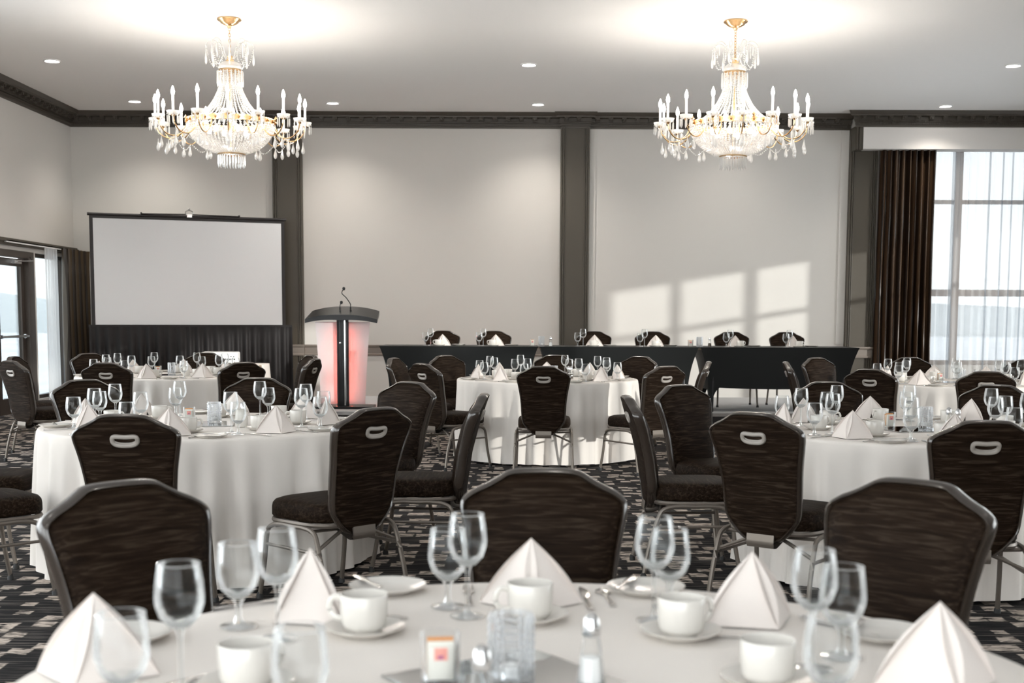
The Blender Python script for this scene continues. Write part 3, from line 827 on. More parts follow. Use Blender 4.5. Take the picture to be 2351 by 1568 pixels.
def make_glass(name, H, R, bowl_h, stem_r, foot_r, rim_k=.84):
    zb = H - bowl_h
    def f():
        r = thing(name, '', 'glass')
        o = [(.004, zb), (R * .45, zb + bowl_h * .06), (R * .80, zb + bowl_h * .20), (R * .98, zb + bowl_h * .40), (R, zb + bowl_h * .50), (R * .95, zb + bowl_h * .75), (R * rim_k, H)]
        prof = o + [(R * rim_k - .0008, H + .0009), (R * rim_k - .0018, H)] + [(max(.002, q - .0018), z + (.003 if i > 4 else .001)) for i, (q, z) in enumerate(reversed(o[:-1]))]
        link('bowl', lathe_mesh('bowl', prof, M['glass'], 32), r)
        link('stem', lathe_mesh('stem', [(stem_r * 2.2, zb + .004), (stem_r * 1.3, zb - .006), (stem_r, zb - .018), (stem_r, .02), (stem_r * 1.6, .010)], M['stemglass'], 12), r)
        g = Geo(); g.tube([((R * rim_k - .0004) * math.cos(2 * PI * i / 32), (R * rim_k - .0004) * math.sin(2 * PI * i / 32), H + .0003) for i in range(32)], .0009, 5, closed=True); g.build('rim', M['stemglass'], r)  # whitened ring standing in for the bright glint of the lip
        link('bowl_glint', lathe_mesh('bowl_glint', [(.002, zb + .003), (R * .42, zb + bowl_h * .075), (R * .70, zb + bowl_h * .17), (R * .45, zb + bowl_h * .13), (.002, zb + bowl_h * .10)], M['stemglass'], 24), r)  # added insert, its white standing in for refracted light from the cloth
        link('foot', lathe_mesh('foot', [(stem_r * 1.6, .011), (foot_r * .5, .005), (foot_r, .0025), (foot_r, .0008), (.001, .0008)], M['stemglass'], 28), r)
        return r
    return f
WINE = Maker(make_glass('wine_glass', .203, .0385, .105, .0042, .034))
GOBLET = Maker(make_glass('water_goblet', .160, .0405, .108, .0062, .035, .86))

def make_cup():
    r = thing('coffee_cup', '', 'cup')
    o = [(.030, .0), (.032, .003), (.038, .007), (.0418, .016), (.0435, .040), (.0445, .068)]
    link('body', lathe_mesh('body', [(.001, 0)] + o + [(.0435, .0695), (.042, .068), (.041, .040), (.0392, .018), (.02, .010), (.001, .009)], M['china'], 32), r)
    g = Geo(); g.tube(catmull([(.042, 0, .058), (.060, 0, .060), (.069, 0, .042), (.060, 0, .024), (.040, 0, .020)], 5), .0045, 6, ry=.006); g.build('handle', M['china'], r)
    return r
CUP = Maker(make_cup)
def solid(name, cat, prof, mat, n=36):
    def f():
        o = link(name, lathe_mesh(name, prof, M[mat], n)); return tag(o, '', cat)
    return f
SAUCER = Maker(solid('saucer', 'saucer', [(.001, .002), (.040, .002), (.045, .0), (.048, .003), (.068, .011), (.0745, .0155), (.075, .017), (.072, .0165), (.05, .0085), (.033, .0055), (.001, .0055)], 'china'))
PLATE = Maker(solid('bread_plate', 'plate', [(.001, .002), (.048, .002), (.053, .0), (.056, .003), (.076, .010), (.0825, .0145), (.083, .016), (.079, .0155), (.058, .008), (.045, .0055), (.001, .0055)], 'china'))

def make_napkin():
    h, R = .137, .106
    A = Vector((0, .012, h))
    g = Geo()
    def panel(p, q, bulge, top=A, n=10, thick=.0016):
        """a triangle of cloth from the peak down to the foot points p and q, a little swollen"""
        p, q = Vector((*p, .0015)), Vector((*q, .0015)); nr = (p - top).cross(q - top).normalized()
        c_ = (p + q + top) / 3
        if nr.dot(c_ - Vector((0, .02, h * .35))) < 0: nr = -nr
        for d in (0, thick):
            def fn(u, v, d=d):
                e = p.lerp(q, u); w = v ** 1.0
                pt = top.lerp(e, w)
                pt = pt + nr * (bulge * math.sin(PI * u) * math.sin(PI * min(1, v * .85)) * 1.0 - d)
                side = math.sin(PI * v) * .015
                cen = p.lerp(q, .5); pt = pt + (e - cen).normalized() * side * abs(2 * u - 1) if (e - cen).length > 1e-5 else pt
                return (pt.x, pt.y, max(.001, pt.z))
            g.grid(fn, n, n)
    L_, F_, R_ = (-R, .022), (0, -.070), (R, .022)
    panel(L_, F_, .006); panel(F_, R_, .006)
    panel(L_, (-.014, .062), .008); panel((.014, .062), R_, .008)
    T2 = A - Vector((0, 0, .012))
    panel((-.050, .005), (0, .028), .002, T2, 6); panel((0, .028), (.050, .005), .002, T2, 6)
    o = g.build('napkin', M['napkin'], angle=32); return tag(o, '', 'napkin')
NAPKIN = Maker(make_napkin)

def cutlery(kind):
    def f():
        g = Geo(); L = {'knife': .21, 'fork': .19, 'spoon': .155, 'butter_knife': .15}[kind]
        g.tube([(0, -L / 2, .004), (0, -L * .3, .0035), (0, 0, .003)], [.0065, .0055, .004], 6, ry=[.002, .002, .0018])
        if 'knife' in kind:
            g.tube([(0, 0, .003), (.002, L * .1, .0035), (.003, L * .35, .0035), (-.001, L / 2, .003)], [.004, .009, .010, .003], 6, ry=[.0018, .001, .001, .0008])
        elif kind == 'spoon':
            g.tube([(0, 0, .003), (0, L * .15, .003), (0, L * .25, .002), (0, L * .36, .0016), (0, L * .46, .003), (0, L / 2, .004)], [.004, .005, .014, .017, .012, .003], 8, ry=.0016)
        else:
            g.tube([(0, 0, .003), (0, L * .14, .003), (0, L * .22, .003)], [.004, .009, .012], 6, ry=.0014)
            for q in (-.009, -.003, .003, .009): g.tube([(q, L * .22, .003), (q, L * .36, .0035), (q * .9, L * .5, .005)], [.0022, .002, .001], 4, ry=.0012)
        o = g.build('table_' + kind if kind != 'butter_knife' else kind, M['silver']); return tag(o, '', kind.replace('_', ' '))
    return f
KNIFE, FORK, SPOON, BKNIFE = (Maker(cutlery(q)) for q in ('knife', 'fork', 'spoon', 'butter_knife'))

def make_caddy():
    r = thing('sugar_caddy', '', 'sugar caddy')
    link('tumbler', lathe_mesh('tumbler', [(.001, .004), (.026, .003), (.028, .0), (.031, .006), (.033, .083), (.032, .084), (.031, .083), (.029, .010), (.001, .009)], M['glass'], 28), r)
    for i in range(5):
        g = Geo(); y = -.018 + i * .009
        g.box((-.021, y - .003, .012), (.021, y + .003, .066 + .0055 * (i % 3)))
        p = g.build('sugar_packet', M['packet2'] if i in (2, 4) else M['paper'], r, smooth=False, bevel=.001)
        if i == 0:
            g = Geo(); g.box((-.0105, y - .0042, .044), (.0105, y - .0031, .064)); g.build('printed_label', M['packet'], p, smooth=False)
            g = Geo(); g.box((-.005, y - .0048, .046), (.004, y - .0043, .052)); g.build('printed_mark', M['plum'], p, smooth=False)
    return r
CADDY = Maker(make_caddy)
def make_candle():
    r = thing('candle_holder', '', 'candle holder')
    prof = [(.001, .004), (.030, .004), (.034, .0)]
    for i in range(9):
        z = .006 + i * .0122; prof += [(.0335, z), (.0365, z + .004), (.0365, z + .008), (.0335, z + .011)]
    prof += [(.034, .119), (.031, .119), (.030, .10), (.029, .02), (.001, .018)]
    g = Geo(); g.lathe(prof, 36); g.v = [(x * (1 + (.045 if k % 36 % 2 else -.02)), y * (1 + (.045 if k % 36 % 2 else -.02)), z) for k, (x, y, z) in enumerate(g.v)]
    g.build('ribbed_glass', M['cutglass'], r, smooth=False)
    link('tealight', lathe_mesh('tealight', [(.001, .020), (.019, .020), (.019, .036), (.017, .0365), (.016, .034), (.003, .035), (.001, .043)], M['candle'], 20), r)
    return r
CANDLE = Maker(make_candle)
def make_shaker(fill):
    def f():
        r = thing('salt_shaker' if fill == 'saltm' else 'pepper_shaker', '', 'shaker')
        link('body', lathe_mesh('body', [(.001, .003), (.020, .002), (.0225, .0), (.0225, .006), (.018, .045), (.0135, .078), (.012, .086)], M['glass'], 8), r)
        link('contents', lathe_mesh('contents', [(.001, .004), (.019, .005), (.0160, .045), (.001, .048)], M[fill], 8), r)
        link('cap', lathe_mesh('cap', [(.0135, .080), (.015, .082), (.0145, .094), (.012, .108), (.007, .115), (.001, .117)], M['chrome'], 16), r)
        return r
    return f
SALT, PEPPER = Maker(make_shaker('saltm')), Maker(make_shaker('pepperm'))
def make_creamer():
    r = thing('creamer_jug', '', 'jug')
    link('body', lathe_mesh('body', [(.001, 0), (.030, .001), (.033, .01), (.034, .04), (.030, .075), (.028, .088), (.031, .095), (.0295, .095), (.026, .086), (.028, .07), (.031, .04), (.029, .012), (.001, .01)], M['china'], 28), r)
    g = Geo(); g.tube(catmull([(.029, 0, .078), (.052, 0, .082), (.058, 0, .058), (.048, 0, .032), (.032, 0, .028)], 5), .0042, 6, ry=.006); g.build('handle', M['china'], r)
    g = Geo(); g.grid(lambda u, v: (-.027 - .016 * v * math.sin(PI * u) , (u - .5) * .034, .080 + .016 * v), 8, 3); g.build('spout', M['china'], r)
    return r
CREAM = Maker(make_creamer)
def make_mirror():
    g = Geo(); g.box((-.152, -.152, 0), (.152, .152, .004)); o = g.build('mirror_tile', M['mirror'], smooth=False, bevel=.0012); return tag(o, '', 'mirror')
MIRROR = Maker(make_mirror)

# ------------------------------------------------------------------ round tables under white cloths
TR, TH = .84, .742
def make_cloth():
    rnd = random.Random(5)
    waves = [(k, rnd.uniform(0, 2 * PI), rnd.uniform(.5, 1)) for k in (11, 19, 26, 33, 41)]
    def fn(u, v):
        a = 2 * PI * u
        w = sum(q * math.sin(k * a + p) for k, p, q in waves) / 2.2
        if v < .34:
            s = v / .34; r = TR * s; return (r * math.cos(a), r * math.sin(a), TH)
        if v < .42:
            s = (v - .34) / .08; q = s * PI / 2; return ((TR + .010 * math.sin(q)) * math.cos(a), (TR + .010 * math.sin(q)) * math.sin(a), TH - .012 * (1 - math.cos(q)))
        s = (v - .42) / .58; z = TH - .012 - s * (TH - .012 - .022 - .008 * w)
        r = TR + .012 + .016 * s + w * .044 * s ** .6 + .008 * math.sin(5 * a + 1) * s
        return (r * math.cos(a), r * math.sin(a), z)
    g = Geo(); g.grid(fn, 288, 26, wrap=True); return g.mesh('tablecloth', M['cloth'], angle=60)
CLOTH = make_cloth()
def make_table():
    r = thing('round_table', '', 'table')
    link('tabletop', lathe_mesh('tabletop', [(.001, TH - .030), (TR - .012, TH - .030), (TR - .004, TH - .018), (TR - .008, TH - .005), (.001, TH - .004)], M['wood'], 64), r)
    for i in range(4):
        a = PI / 4 + i * PI / 2; c_, s_ = math.cos(a), math.sin(a)
        g = Geo(); g.tube([(.50 * c_, .50 * s_, TH - .03), (.56 * c_, .56 * s_, .35), (.60 * c_, .60 * s_, .0)], .013, 8); g.build('leg', M['frame'], r)
    return r
TABLE = Maker(make_table)

SEAT = {-90: 'near side', -45: 'near right', 0: 'right side', 45: 'far right', 90: 'far side', 135: 'far left', 180: 'left side', -135: 'near left'}
TN = dict(A='second-row left table', B='centre table', C='second-row right table', D='far right table', E='far left table', F='front table')
TD = dict(A=(-1.65, 6.85), B=(.33, 12.05), C=(2.10, 6.70), D=(4.02, 11.66), E=(-3.35, 12.40), F=(.045, 1.95))
CHAIRS = dict(
    A=[(-90, -1.61, 5.34), (-45, -.65, 5.77), (0, -.24, 6.78), (45, -.67, 7.93), (90, -1.67, 8.35), (135, -2.67, 8.03), (180, -3.10, 6.85), (-135, -2.70, 5.80)],
    B=[(-90, .26, 10.60), (-135, -.66, 11.15), (180, -1.10, 12.45), (135, -.66, 13.25), (90, .45, 13.55), (45, 1.29, 13.25), (0, 1.68, 11.85), (-45, 1.26, 10.75)],
    C=[(-135, 1.08, 5.57), (-90, 1.92, 5.20), (180, .66, 6.67), (135, 1.05, 7.72), (90, 2.02, 8.10), (45, 2.82, 7.66)],
    D=[(-135, 2.90, 10.30), (-90, 3.68, 9.95), (180, 2.62, 11.85), (135, 3.14, 13.05), (90, 4.12, 13.25), (45, 4.85, 12.45)],
    E=[(-90, -3.46, 11.00), (-45, -2.38, 11.20), (0, -1.93, 12.15), (45, -2.28, 13.05), (90, -3.33, 13.70), (135, -4.42, 13.45), (180, -4.78, 12.45), (-135, -4.40, 11.35)],
    F=[(90, .085, 3.37), (135, -.93, 3.10), (45, .99, 3.20)])
TURN = {('A', -45): 4, ('A', 45): 6, ('A', 90): -4, ('B', -135): -2, ('C', 135): -8, ('C', -135): 4, ('E', -135): 6, ('F', 45): -6, ('F', 135): 5, ('C', -90): 3}
for t in 'FACBDE':
    cx, cy = TD[t]; nm = TN[t]
    TABLE((cx, cy, 0), .3, 'round banquet table hidden under the white cloth of the ' + nm, 'round banquet tables')
    o = link('tablecloth', CLOTH); o.location = (cx, cy, 0); o.rotation_euler = (0, 0, {'A': .2, 'B': 1.3, 'C': 2.2, 'D': 3.1, 'E': 4.0, 'F': 5.0}[t])
    tag(o, 'long white tablecloth draped in folds over the ' + nm, 'tablecloth', 'white round tablecloths')
    for ang, bx, by in CHAIRS[t]:
        q = math.hypot(bx - cx, by - cy)
        if q < 1.44: bx, by = cx + (bx - cx) * 1.44 / q, cy + (by - cy) * 1.44 / q
        face = math.degrees(math.atan2(cy - by, cx - bx)) + TURN.get((t, ang), 0)
        seen = 'grey grip showing' if ang in (-90, -45, -135) else 'facing the camera' if ang in (45, 90, 135) else 'seen sideways'
        chair(bx, by, face, 'dark banquet chair at the %s of the %s, %s' % (SEAT[ang], nm, seen), 'chairs around the round tables')

ZT = TH + .0012
def setting(t, ang, rnd):
    cx, cy = TD[t]; a = math.radians(ang + rnd.uniform(-3, 3)); nm = TN[t]; where = '%s of the %s' % (SEAT[ang], nm)
    er = (math.cos(a), math.sin(a)); et = (er[1], -er[0])          # outwards; et: the diner's right when seated facing the table centre is -et
    def at(r, s, z=0): return (cx + er[0] * r - et[0] * s * -1, cy + er[1] * r - et[1] * s * -1, ZT + z)
    j = lambda q: rnd.uniform(-q, q)
    NAPKIN(at(.668 + j(.012), j(.012)), a - PI / 2 + PI + j(.35), 'white napkin folded to a peak at the ' + where, 'peaked napkins')
    p = at(.485 + j(.01), -.02 + j(.03)); SAUCER(p, 0, 'white saucer under the coffee cup at the ' + where, 'coffee saucers')
    CUP((p[0], p[1], p[2] + .0058), a + PI + j(1.2), 'white coffee cup on a saucer at the ' + where, 'coffee cups')
    WINE(at(.54 + j(.007), .175 + j(.007)), 0, 'tall clear wine glass at the ' + where, 'wine glasses')
    GOBLET(at(.640 + j(.007), .205 + j(.007)), 0, 'short-stemmed clear water goblet at the ' + where, 'water goblets')
    p = at(.735 + j(.01), -.235 + j(.015)); PLATE(p, 0, 'white bread plate at the ' + where, 'bread plates')
    BKNIFE((p[0], p[1], p[2] + .0150), a + .5 + j(.2), 'butter knife across the bread plate at the ' + where, 'butter knives')
    KNIFE(at(.71, .145 + j(.01)), a + PI / 2 + j(.06), 'steel table knife beside the napkin at the ' + where, 'table knives')
    FORK(at(.715, -.14 + j(.01)), a + PI / 2 + j(.06), 'steel fork beside the napkin at the ' + where, 'table forks')

for t, angs in (('A', (-90, -45, 0, 45, 90, 135, 180, -135)), ('B', (-90, -45, 0, 45, 90, 135, 180, -135)), ('C', (-90, -45, 0, 45, 90, 135, 180, -135)),
                ('D', (-90, -45, 0, 45, 90, 135, 180, -135)), ('E', (-90, -45, 0, 45, 90, 135, 180, -135))):
    rnd = random.Random({'A': 3, 'B': 4, 'C': 5, 'D': 6, 'E': 7}[t])
    for a in angs: setting(t, a, rnd)
    cx, cy = TD[t]; nm = TN[t]; ro = rnd.uniform(0, .6)
    MIRROR((cx, cy, ZT), ro, 'square mirror tile in the middle of the ' + nm, 'mirror tiles')
    CANDLE((cx + .06, cy - .04, ZT + .0045), 0, 'ribbed clear glass candle holder on the mirror of the ' + nm, 'ribbed candle holders')
    CADDY((cx - .10, cy + .06, ZT + .0045), ro, 'glass of pink and amber sugar packets in the middle of the ' + nm, 'sugar caddies')
    SALT((cx + .20, cy + .02, ZT), 0, 'slender salt shaker with a steel cap on the ' + nm, 'salt shakers')
    PEPPER((cx + .22, cy - .06, ZT), 0, 'slender pepper shaker with a steel cap on the ' + nm, 'pepper shakers')
    if t in 'AE': CREAM((cx + .23, cy - .16, ZT), PI * .9, 'white creamer jug with a loop handle on the ' + nm, 'creamer jugs')

# the front table, piece by piece
F = 'front table'
for x, y, rz, w in ((-.68, 2.03, -.1, 'at the left edge'), (-.40, 2.44, -.9, 'before the left-hand chair'), (.04, 2.56, 0, 'before the middle chair, open folds showing'), (.47, 2.42, .5, 'before the right-hand chair'), (.685, 1.99, .15, 'at the right edge')):
    NAPKIN((x, y, ZT), rz, 'large peaked white napkin on the front table, ' + w, 'peaked napkins')
for x, y, w in ((-.272, 2.323, 'left of the sugar packets'), (.036, 2.43, 'before the middle napkin'), (.312, 2.307, 'beside the right-hand chair napkin')):
    SAUCER((x, y, ZT), 0, 'white saucer under a cup on the front table, ' + w, 'coffee saucers')
    CUP((x, y, ZT + .0058), {-.272: 2.9, .036: 3.4, .312: .5}[x], 'white coffee cup and saucer on the front table, ' + w, 'coffee cups')
for x, y, w in ((-.416, 1.965, 'close to the left napkin'), (.41, 2.0, 'close to the right napkin')):
    SAUCER((x, y, ZT), 0, 'white saucer under a blurred cup on the front table, ' + w, 'coffee saucers')
    CUP((x, y, ZT + .0058), .8, 'blurred white coffee cup on the front table, ' + w, 'coffee cups')
for x, y, w in ((-.264, 2.69, 'left of the middle chair'), (.288, 2.69, 'right of the middle chair'), (.683, 2.31, 'before the right-hand chair'), (-.70, 2.27, 'behind the left napkin')):
    PLATE((x, y, ZT), 0, 'white bread plate on the front table, ' + w, 'bread plates')
    BKNIFE((x - .045, y + .012, ZT + .0155), .5 if x < 0 else -.35, 'butter knife on the bread plate of the front table, ' + w, 'butter knives')
for x, y, w in ((-.086, 2.46, 'before the middle chair'), (.276, 2.43, 'right of the middle chair'), (-.424, 2.28, 'beside the left-hand napkin'), (.503, 2.09, 'beside the right-hand napkin'), (-.515, 1.95, 'in front of the left-hand chair')):
    WINE((x, y, ZT), 0, 'tall clear wine glass on the front table, ' + w, 'wine glasses')
for x, y, w in ((-.128, 2.54, 'before the middle chair'), (.320, 2.545, 'behind the wine glass right of the middle chair'), (-.515, 2.37, 'in front of the left-hand chair'), (.572, 2.17, 'in front of the right-hand chair'), (-.56, 1.80, 'before the left napkin'), (-.29, 1.72, 'near the frame bottom'), (.46, 1.80, 'near the right cup')):
    GOBLET((x, y, ZT), 0, 'short-stemmed water goblet on the front table, ' + w, 'water goblets')
MIRROR((.0, 2.0, ZT), .62, 'square mirror tile under the candle on the front table', 'mirror tiles')
CANDLE((0, 1.965, ZT + .0045), 0, 'ribbed clear glass candle holder in the middle of the front table', 'ribbed candle holders')
CADDY((-.113, 2.0, ZT), .1, 'glass of pink and orange sugar packets on the front table', 'sugar caddies')
SALT((.128, 2.0, ZT), 0, 'slender salt shaker with a steel cap on the front table', 'salt shakers')
PEPPER((-.042, 1.80, ZT), 0, 'pepper shaker beside the ribbed candle glass on the front table', 'pepper shakers')
for mk, x, y, rz, lab in ((SPOON, .40, 2.30, 1.35, 'steel spoon beside the right-hand saucer'), (SPOON, -.50, 2.03, 2.5, 'steel spoon by the left goblet'), (FORK, -.52, 2.56, -.9, 'steel fork at the far left rim'),
                      (KNIFE, -.30, 2.47, -1.9, 'steel knife by the left-hand napkin'), (KNIFE, .155, 2.62, .05, 'steel knife right of the middle napkin'), (FORK, -.09, 2.64, .05, 'steel fork left of the middle napkin'), (SPOON, .20, 2.63, .1, 'steel spoon right of the middle napkin'),
                      (FORK, .62, 2.38, .6, 'steel fork at the right-hand chair')):
    mk((x, y, ZT), rz, lab + ' on the front table', 'front table cutlery')

# ------------------------------------------------------------------ stage with the black head tables
SZ = .22
st = thing('stage_platform', 'low grey stage with a black skirt under the head tables', 'stage', (.75, 14.75, 0))
g = Geo(); g.box((-3.45, 0, SZ - .035), (3.55, 2.9, SZ)); g.build('deck', M['deck'], st, smooth=False)
g = Geo(); g.box((-3.44, .005, 0), (3.54, .03, SZ - .035)); g.box((-3.44, .03, 0), (-3.415, 2.89, SZ - .035)); g.box((3.515, .03, 0), (3.54, 2.89, SZ - .035)); g.build('skirt', M['velvet'], st, smooth=False)
g = Geo(); g.box((-3.452, -.006, SZ - .04), (3.552, .0, SZ - .002)); g.build('edge_strip', M['chrome'], st, smooth=False)

def make_head_table():
    r = thing('head_table', '', 'table')
    W, D, h = 1.846, .76, .752
    g = Geo(); g.box((-W / 2 + .006, -D / 2 + .006, h - .028), (W / 2 - .006, D / 2 - .006, h - .004)); g.build('tabletop', M['wood'], r, smooth=False)
    for sx in (-1, 1):
        for sy in (-1, 1):
            g = Geo(); g.tube([(sx * (W / 2 - .17), sy * (D / 2 - .07), h - .03), (sx * (W / 2 - .155), sy * (D / 2 - .05), .0)], .014, 8); g.build('leg', M['black'], r)
        g = Geo(); g.tube([(sx * (W / 2 - .16), -D / 2 + .06, .16), (sx * (W / 2 - .16), D / 2 - .06, .16)], .010, 6); g.build('stretcher', M['black'], r)
    # stretch cover: pulled in along each corner to the feet, arched hem between the feet
    hw, hd = W / 2, D / 2
    g = Geo()
    def corner(v):                      # inset of the corner edge at height fraction v (0 top, 1 foot)
        return .150 * (1 - (1 - v) ** 2.1)
    def side(ax, v_, sgn):
        pass
    def panel(front):
        s = -1 if front else 1
        def fn(u, v):
            e = abs(2 * u - 1)
            top, bot = h + .001, .012 + .255 * (1 - max(0, (e - .86) / .14) ** 1.6 if e > .86 else 1) - .05 * max(0, e - .5) * 0 + .02 * (e ** 2 if e < .86 else 0)
            z = top + (bot - top) * v
            vv = (top - z) / (top - .012)
            x = (2 * u - 1) * (hw - corner(vv) * (1 - .25 * vv)); y = s * (hd - .075 * (1 - (1 - vv) ** 2) * (.35 + .65 * e ** 2))
            return (x, y, z)
        return fn
    def endp(sx):
        def fn(u, v):
            e = abs(2 * u - 1)
            bot = .012 + .25 * (1 - max(0, (e - .80) / .20) ** 1.6 if e > .80 else 1)
            z = h + .001 + (bot - h - .001) * v; vv = (h - z) / (h - .012)
            y = (2 * u - 1) * (hd - .075 * (1 - (1 - vv) ** 2)); x = sx * (hw - corner(vv) * (1 - .25 * vv) * (.8 + .2 * e ** 2))
            return (x, y, z)
        return fn
    g.grid(panel(True), 64, 18); g.grid(panel(False), 64, 18); g.grid(endp(-1), 32, 18); g.grid(endp(1), 32, 18)
    g.grid(lambda u, v: ((2 * u - 1) * hw, (2 * v - 1) * hd, h + .002), 2, 2)
    g.build('stretch_cover', M['spandex'], r, angle=55)
    return r
HT = Maker(make_head_table)
for i, w in enumerate(('at the lectern end', 'in the middle of the row', 'at the tall window end')):
    HT((-.623 + i * 1.864, 15.25, SZ + .002), 0, 'long head table in a black stretch cover, ' + w, 'black head tables')
HZ = SZ + .7545
ORD = ('first', 'second', 'third', 'fourth', 'fifth', 'sixth')
heads = [(-.885, -.865, -1.02, -.965), (-.235, -.23, -.39, -.345), (1.03, .945, .765, .833), (1.77, 1.675, 1.495, 1.556), (2.77, 2.67, 2.505, 2.567), (3.47, 3.36, 3.205, 3.265)]
for i, (xc, xk, x1, x2) in enumerate(heads):
    w = 'the %s head table place from the lectern' % ORD[i]
    chair(xc, 16.20, -90 + (i % 3 - 1) * 3, 'dark banquet chair behind ' + w, 'chairs behind the head table', SZ + .001)
    p = (xk, 15.03, HZ)
    SAUCER(p, 0, 'white saucer under the cup at ' + w, 'coffee saucers'); CUP((p[0], p[1], HZ + .0058), PI - .3 if i < 2 else .4, 'white coffee cup on its saucer at ' + w, 'coffee cups')
    NAPKIN((xk + (.03 if i < 4 else -.02), 15.22, HZ), .2 * (i - 2), 'white peaked napkin behind the cup at ' + w, 'peaked napkins')
    GOBLET((x1, 15.03, HZ), 0, 'water goblet standing on the black cloth at ' + w, 'water goblets'); WINE((x2, 15.12, HZ), 0, 'tall wine glass on the black cloth at ' + w, 'wine glasses')
    PLATE((xk + .22, 15.35, HZ), 0, 'white bread plate on the black cloth at ' + w, 'bread plates')
    KNIFE((xk + .10, 15.36, HZ), .1, 'steel table knife on the black cloth at ' + w, 'table knives')
    FORK((xk - .12, 15.36, HZ), -.1, 'steel fork on the black cloth at ' + w, 'table forks')
for x, w in ((.235, 'second and third'), (2.09, 'fourth and fifth')):
    CADDY((x, 15.05, HZ), 0, 'glass of sugar packets between the %s head table places' % w, 'sugar caddies')
    CANDLE((x + .105, 15.05, HZ), 0, 'ribbed candle holder between the %s head table places' % w, 'ribbed candle holders')
SALT((.448, 15.05, HZ), 0, 'salt shaker with a pointed steel cap near the middle of the head table', 'salt shakers')
PEPPER((2.315, 15.05, HZ), 0, 'dark pepper shaker before the fifth head table place', 'pepper shakers')

# ------------------------------------------------------------------ lectern with microphones
le = thing('lectern', 'black and frosted acrylic lectern glowing red inside', 'lectern', (-2.02, 15.33, SZ))
g = Geo(); g.box((-.36, -.20, 0), (.36, .24, .028)); g.build('base', M['black'], le, smooth=False, bevel=.006)
g = Geo(); g.lathe([(.072, .028), (.072, 1.06)], 24, cap=True)
g.v = [(x, y * .8 - .06, z) for x, y, z in g.v]; col = g.build('column', M['black'], le)
g = Geo(); g.box((.024, -.128, .04), (.040, -.118, 1.05)); g.build('chrome_strip', M['chrome'], col, smooth=False)
g = Geo(); g.lathe([(.001, 0), (.012, 0), (.012, .008), (.001, .010)], 14); o = g.build('knob', M['chrome'], col); o.rotation_euler = (PI / 2, 0, 0); o.location = (-.025, -.114, .78)
for s in (-1, 1):
    def wing(u, v, s=s, d=0):
        xo = .265 + (.325 - .265) * v ** 1.3
        x = .055 + (xo - .055) * u
        return (s * x, -.03 - .05 * u + d, .05 + (1.03 - .03 * (1 - u) * 0 - .05) * v)
    g = Geo(); g.grid(wing, 10, 12); g.grid(lambda u, v: wing(u, v, s, .010), 10, 12); g.build('side_panel', M['frosted'], le)
    g = Geo(); g.box((s * .088 - .004, .05, .06), (s * .088 + .004, .062, .95)); g.build('light_strip', M['led'], le, smooth=False)
def ltop(u, v, d=0):
    x = (2 * u - 1); a = abs(x)
    y = -.24 + .50 * v + .03 * a ** 2 * (1 - v)
    z = 1.135 - .018 * 0 + .10 * (v - .2) - .055 * a ** 2.4 * 1.0 - d - (.0 if d == 0 else .02 * (1 - a))
    return (x * (.425 - .02 * v), y, z)
g = Geo(); nU, nV = 28, 10
g.grid(lambda u, v: ltop(u, v), nU, nV); g.grid(lambda u, v: ltop(u, v, .045), nU, nV); n0 = (nU + 1) * (nV + 1); w = nU + 1
for i in range(nU):
    g.f += [(i, i + 1, n0 + i + 1, n0 + i), (nV * w + i, nV * w + i + 1, n0 + nV * w + i + 1, n0 + nV * w + i)]
for j in range(nV):
    g.f += [(j * w, (j + 1) * w, n0 + (j + 1) * w, n0 + j * w), (j * w + nU, (j + 1) * w + nU, n0 + (j + 1) * w + nU, n0 + j * w + nU)]
g.build('reading_top', M['black'], le)
for (x, y, z, pts, lab) in ((-1.935, 15.36, 1.365, [(0, 0, 0), (0, 0, .07), (-.005, 0, .10), (-.05, -.02, .17), (-.095, -.03, .215), (-.095, -.03, .245), (-.075, -.035, .275)], 'taller black gooseneck microphone on the lectern'),
                            (-2.06, 15.34, 1.362, [(0, 0, 0), (.0, 0, .05), (.005, -.005, .09), (.02, -.015, .115)], 'shorter black gooseneck microphone on the lectern')):
    m_ = thing('gooseneck_microphone', lab, 'microphone', (x, y, z + .002), 0, 'lectern microphones')
    path = catmull(pts, 6); g = Geo(); g.tube(path, .0055, 6); g.build('gooseneck', M['black'], m_)
    g = Geo(); g.lathe([(.001, 0), (.016, 0), (.016, .012), (.010, .018), (.009, .055), (.006, .06)], 12); g.build('socket', M['black'], m_)
    e = path[-1]; g = Geo(); g.lathe([(.001, -.02), (.012, -.016), (.018, 0), (.016, .014), (.001, .022)], 12, e); g.build('foam_windshield', M['rubber'], m_)

# ------------------------------------------------------------------ projection screen
A_, B_ = Vector((-5.862, 17.9, 0)), Vector((-3.34, 18.9, 0)); dv = (B_ - A_); W = dv.length; ra = math.atan2(dv.y, dv.x)
ps = thing('projection_screen', 'large white projection screen with black border and skirt', 'projection screen', A_, ra)
zb, zt = 1.18, 2.71
g = Geo(); g.box((.045, -.002, zb), (W - .045, .012, zt - .05)); g.build('screen_surface', M['screen'], ps, smooth=False)
for nm, a, b in (('side_border', (0, -.006, zb), (.047, .016, zt - .02)), ('side_border', (W - .047, -.006, zb), (W, .016, zt - .02)), ('top_border', (.047, -.006, zt - .055), (W - .047, .016, zt - .02))):
    g = Geo(); g.box(a, b); g.build(nm, M['screenedge'], ps, smooth=False)
g = Geo(); g.tube([(-.025, 0, zt), (W + .025, 0, zt)], .021, 10); g.build('top_bar', M['screenedge'], ps)
for s, e in ((-1, .66), (1, .70)):
    g = Geo(); g.tube([(W / 2 + s * .05, -.022, zt + .03), (W / 2 + s * e, -.02, zt + .022)], .009, 6); g.octa((W / 2 + s * e, -.02, zt + .03), .018); g.build('strut', M['screenedge'], ps)
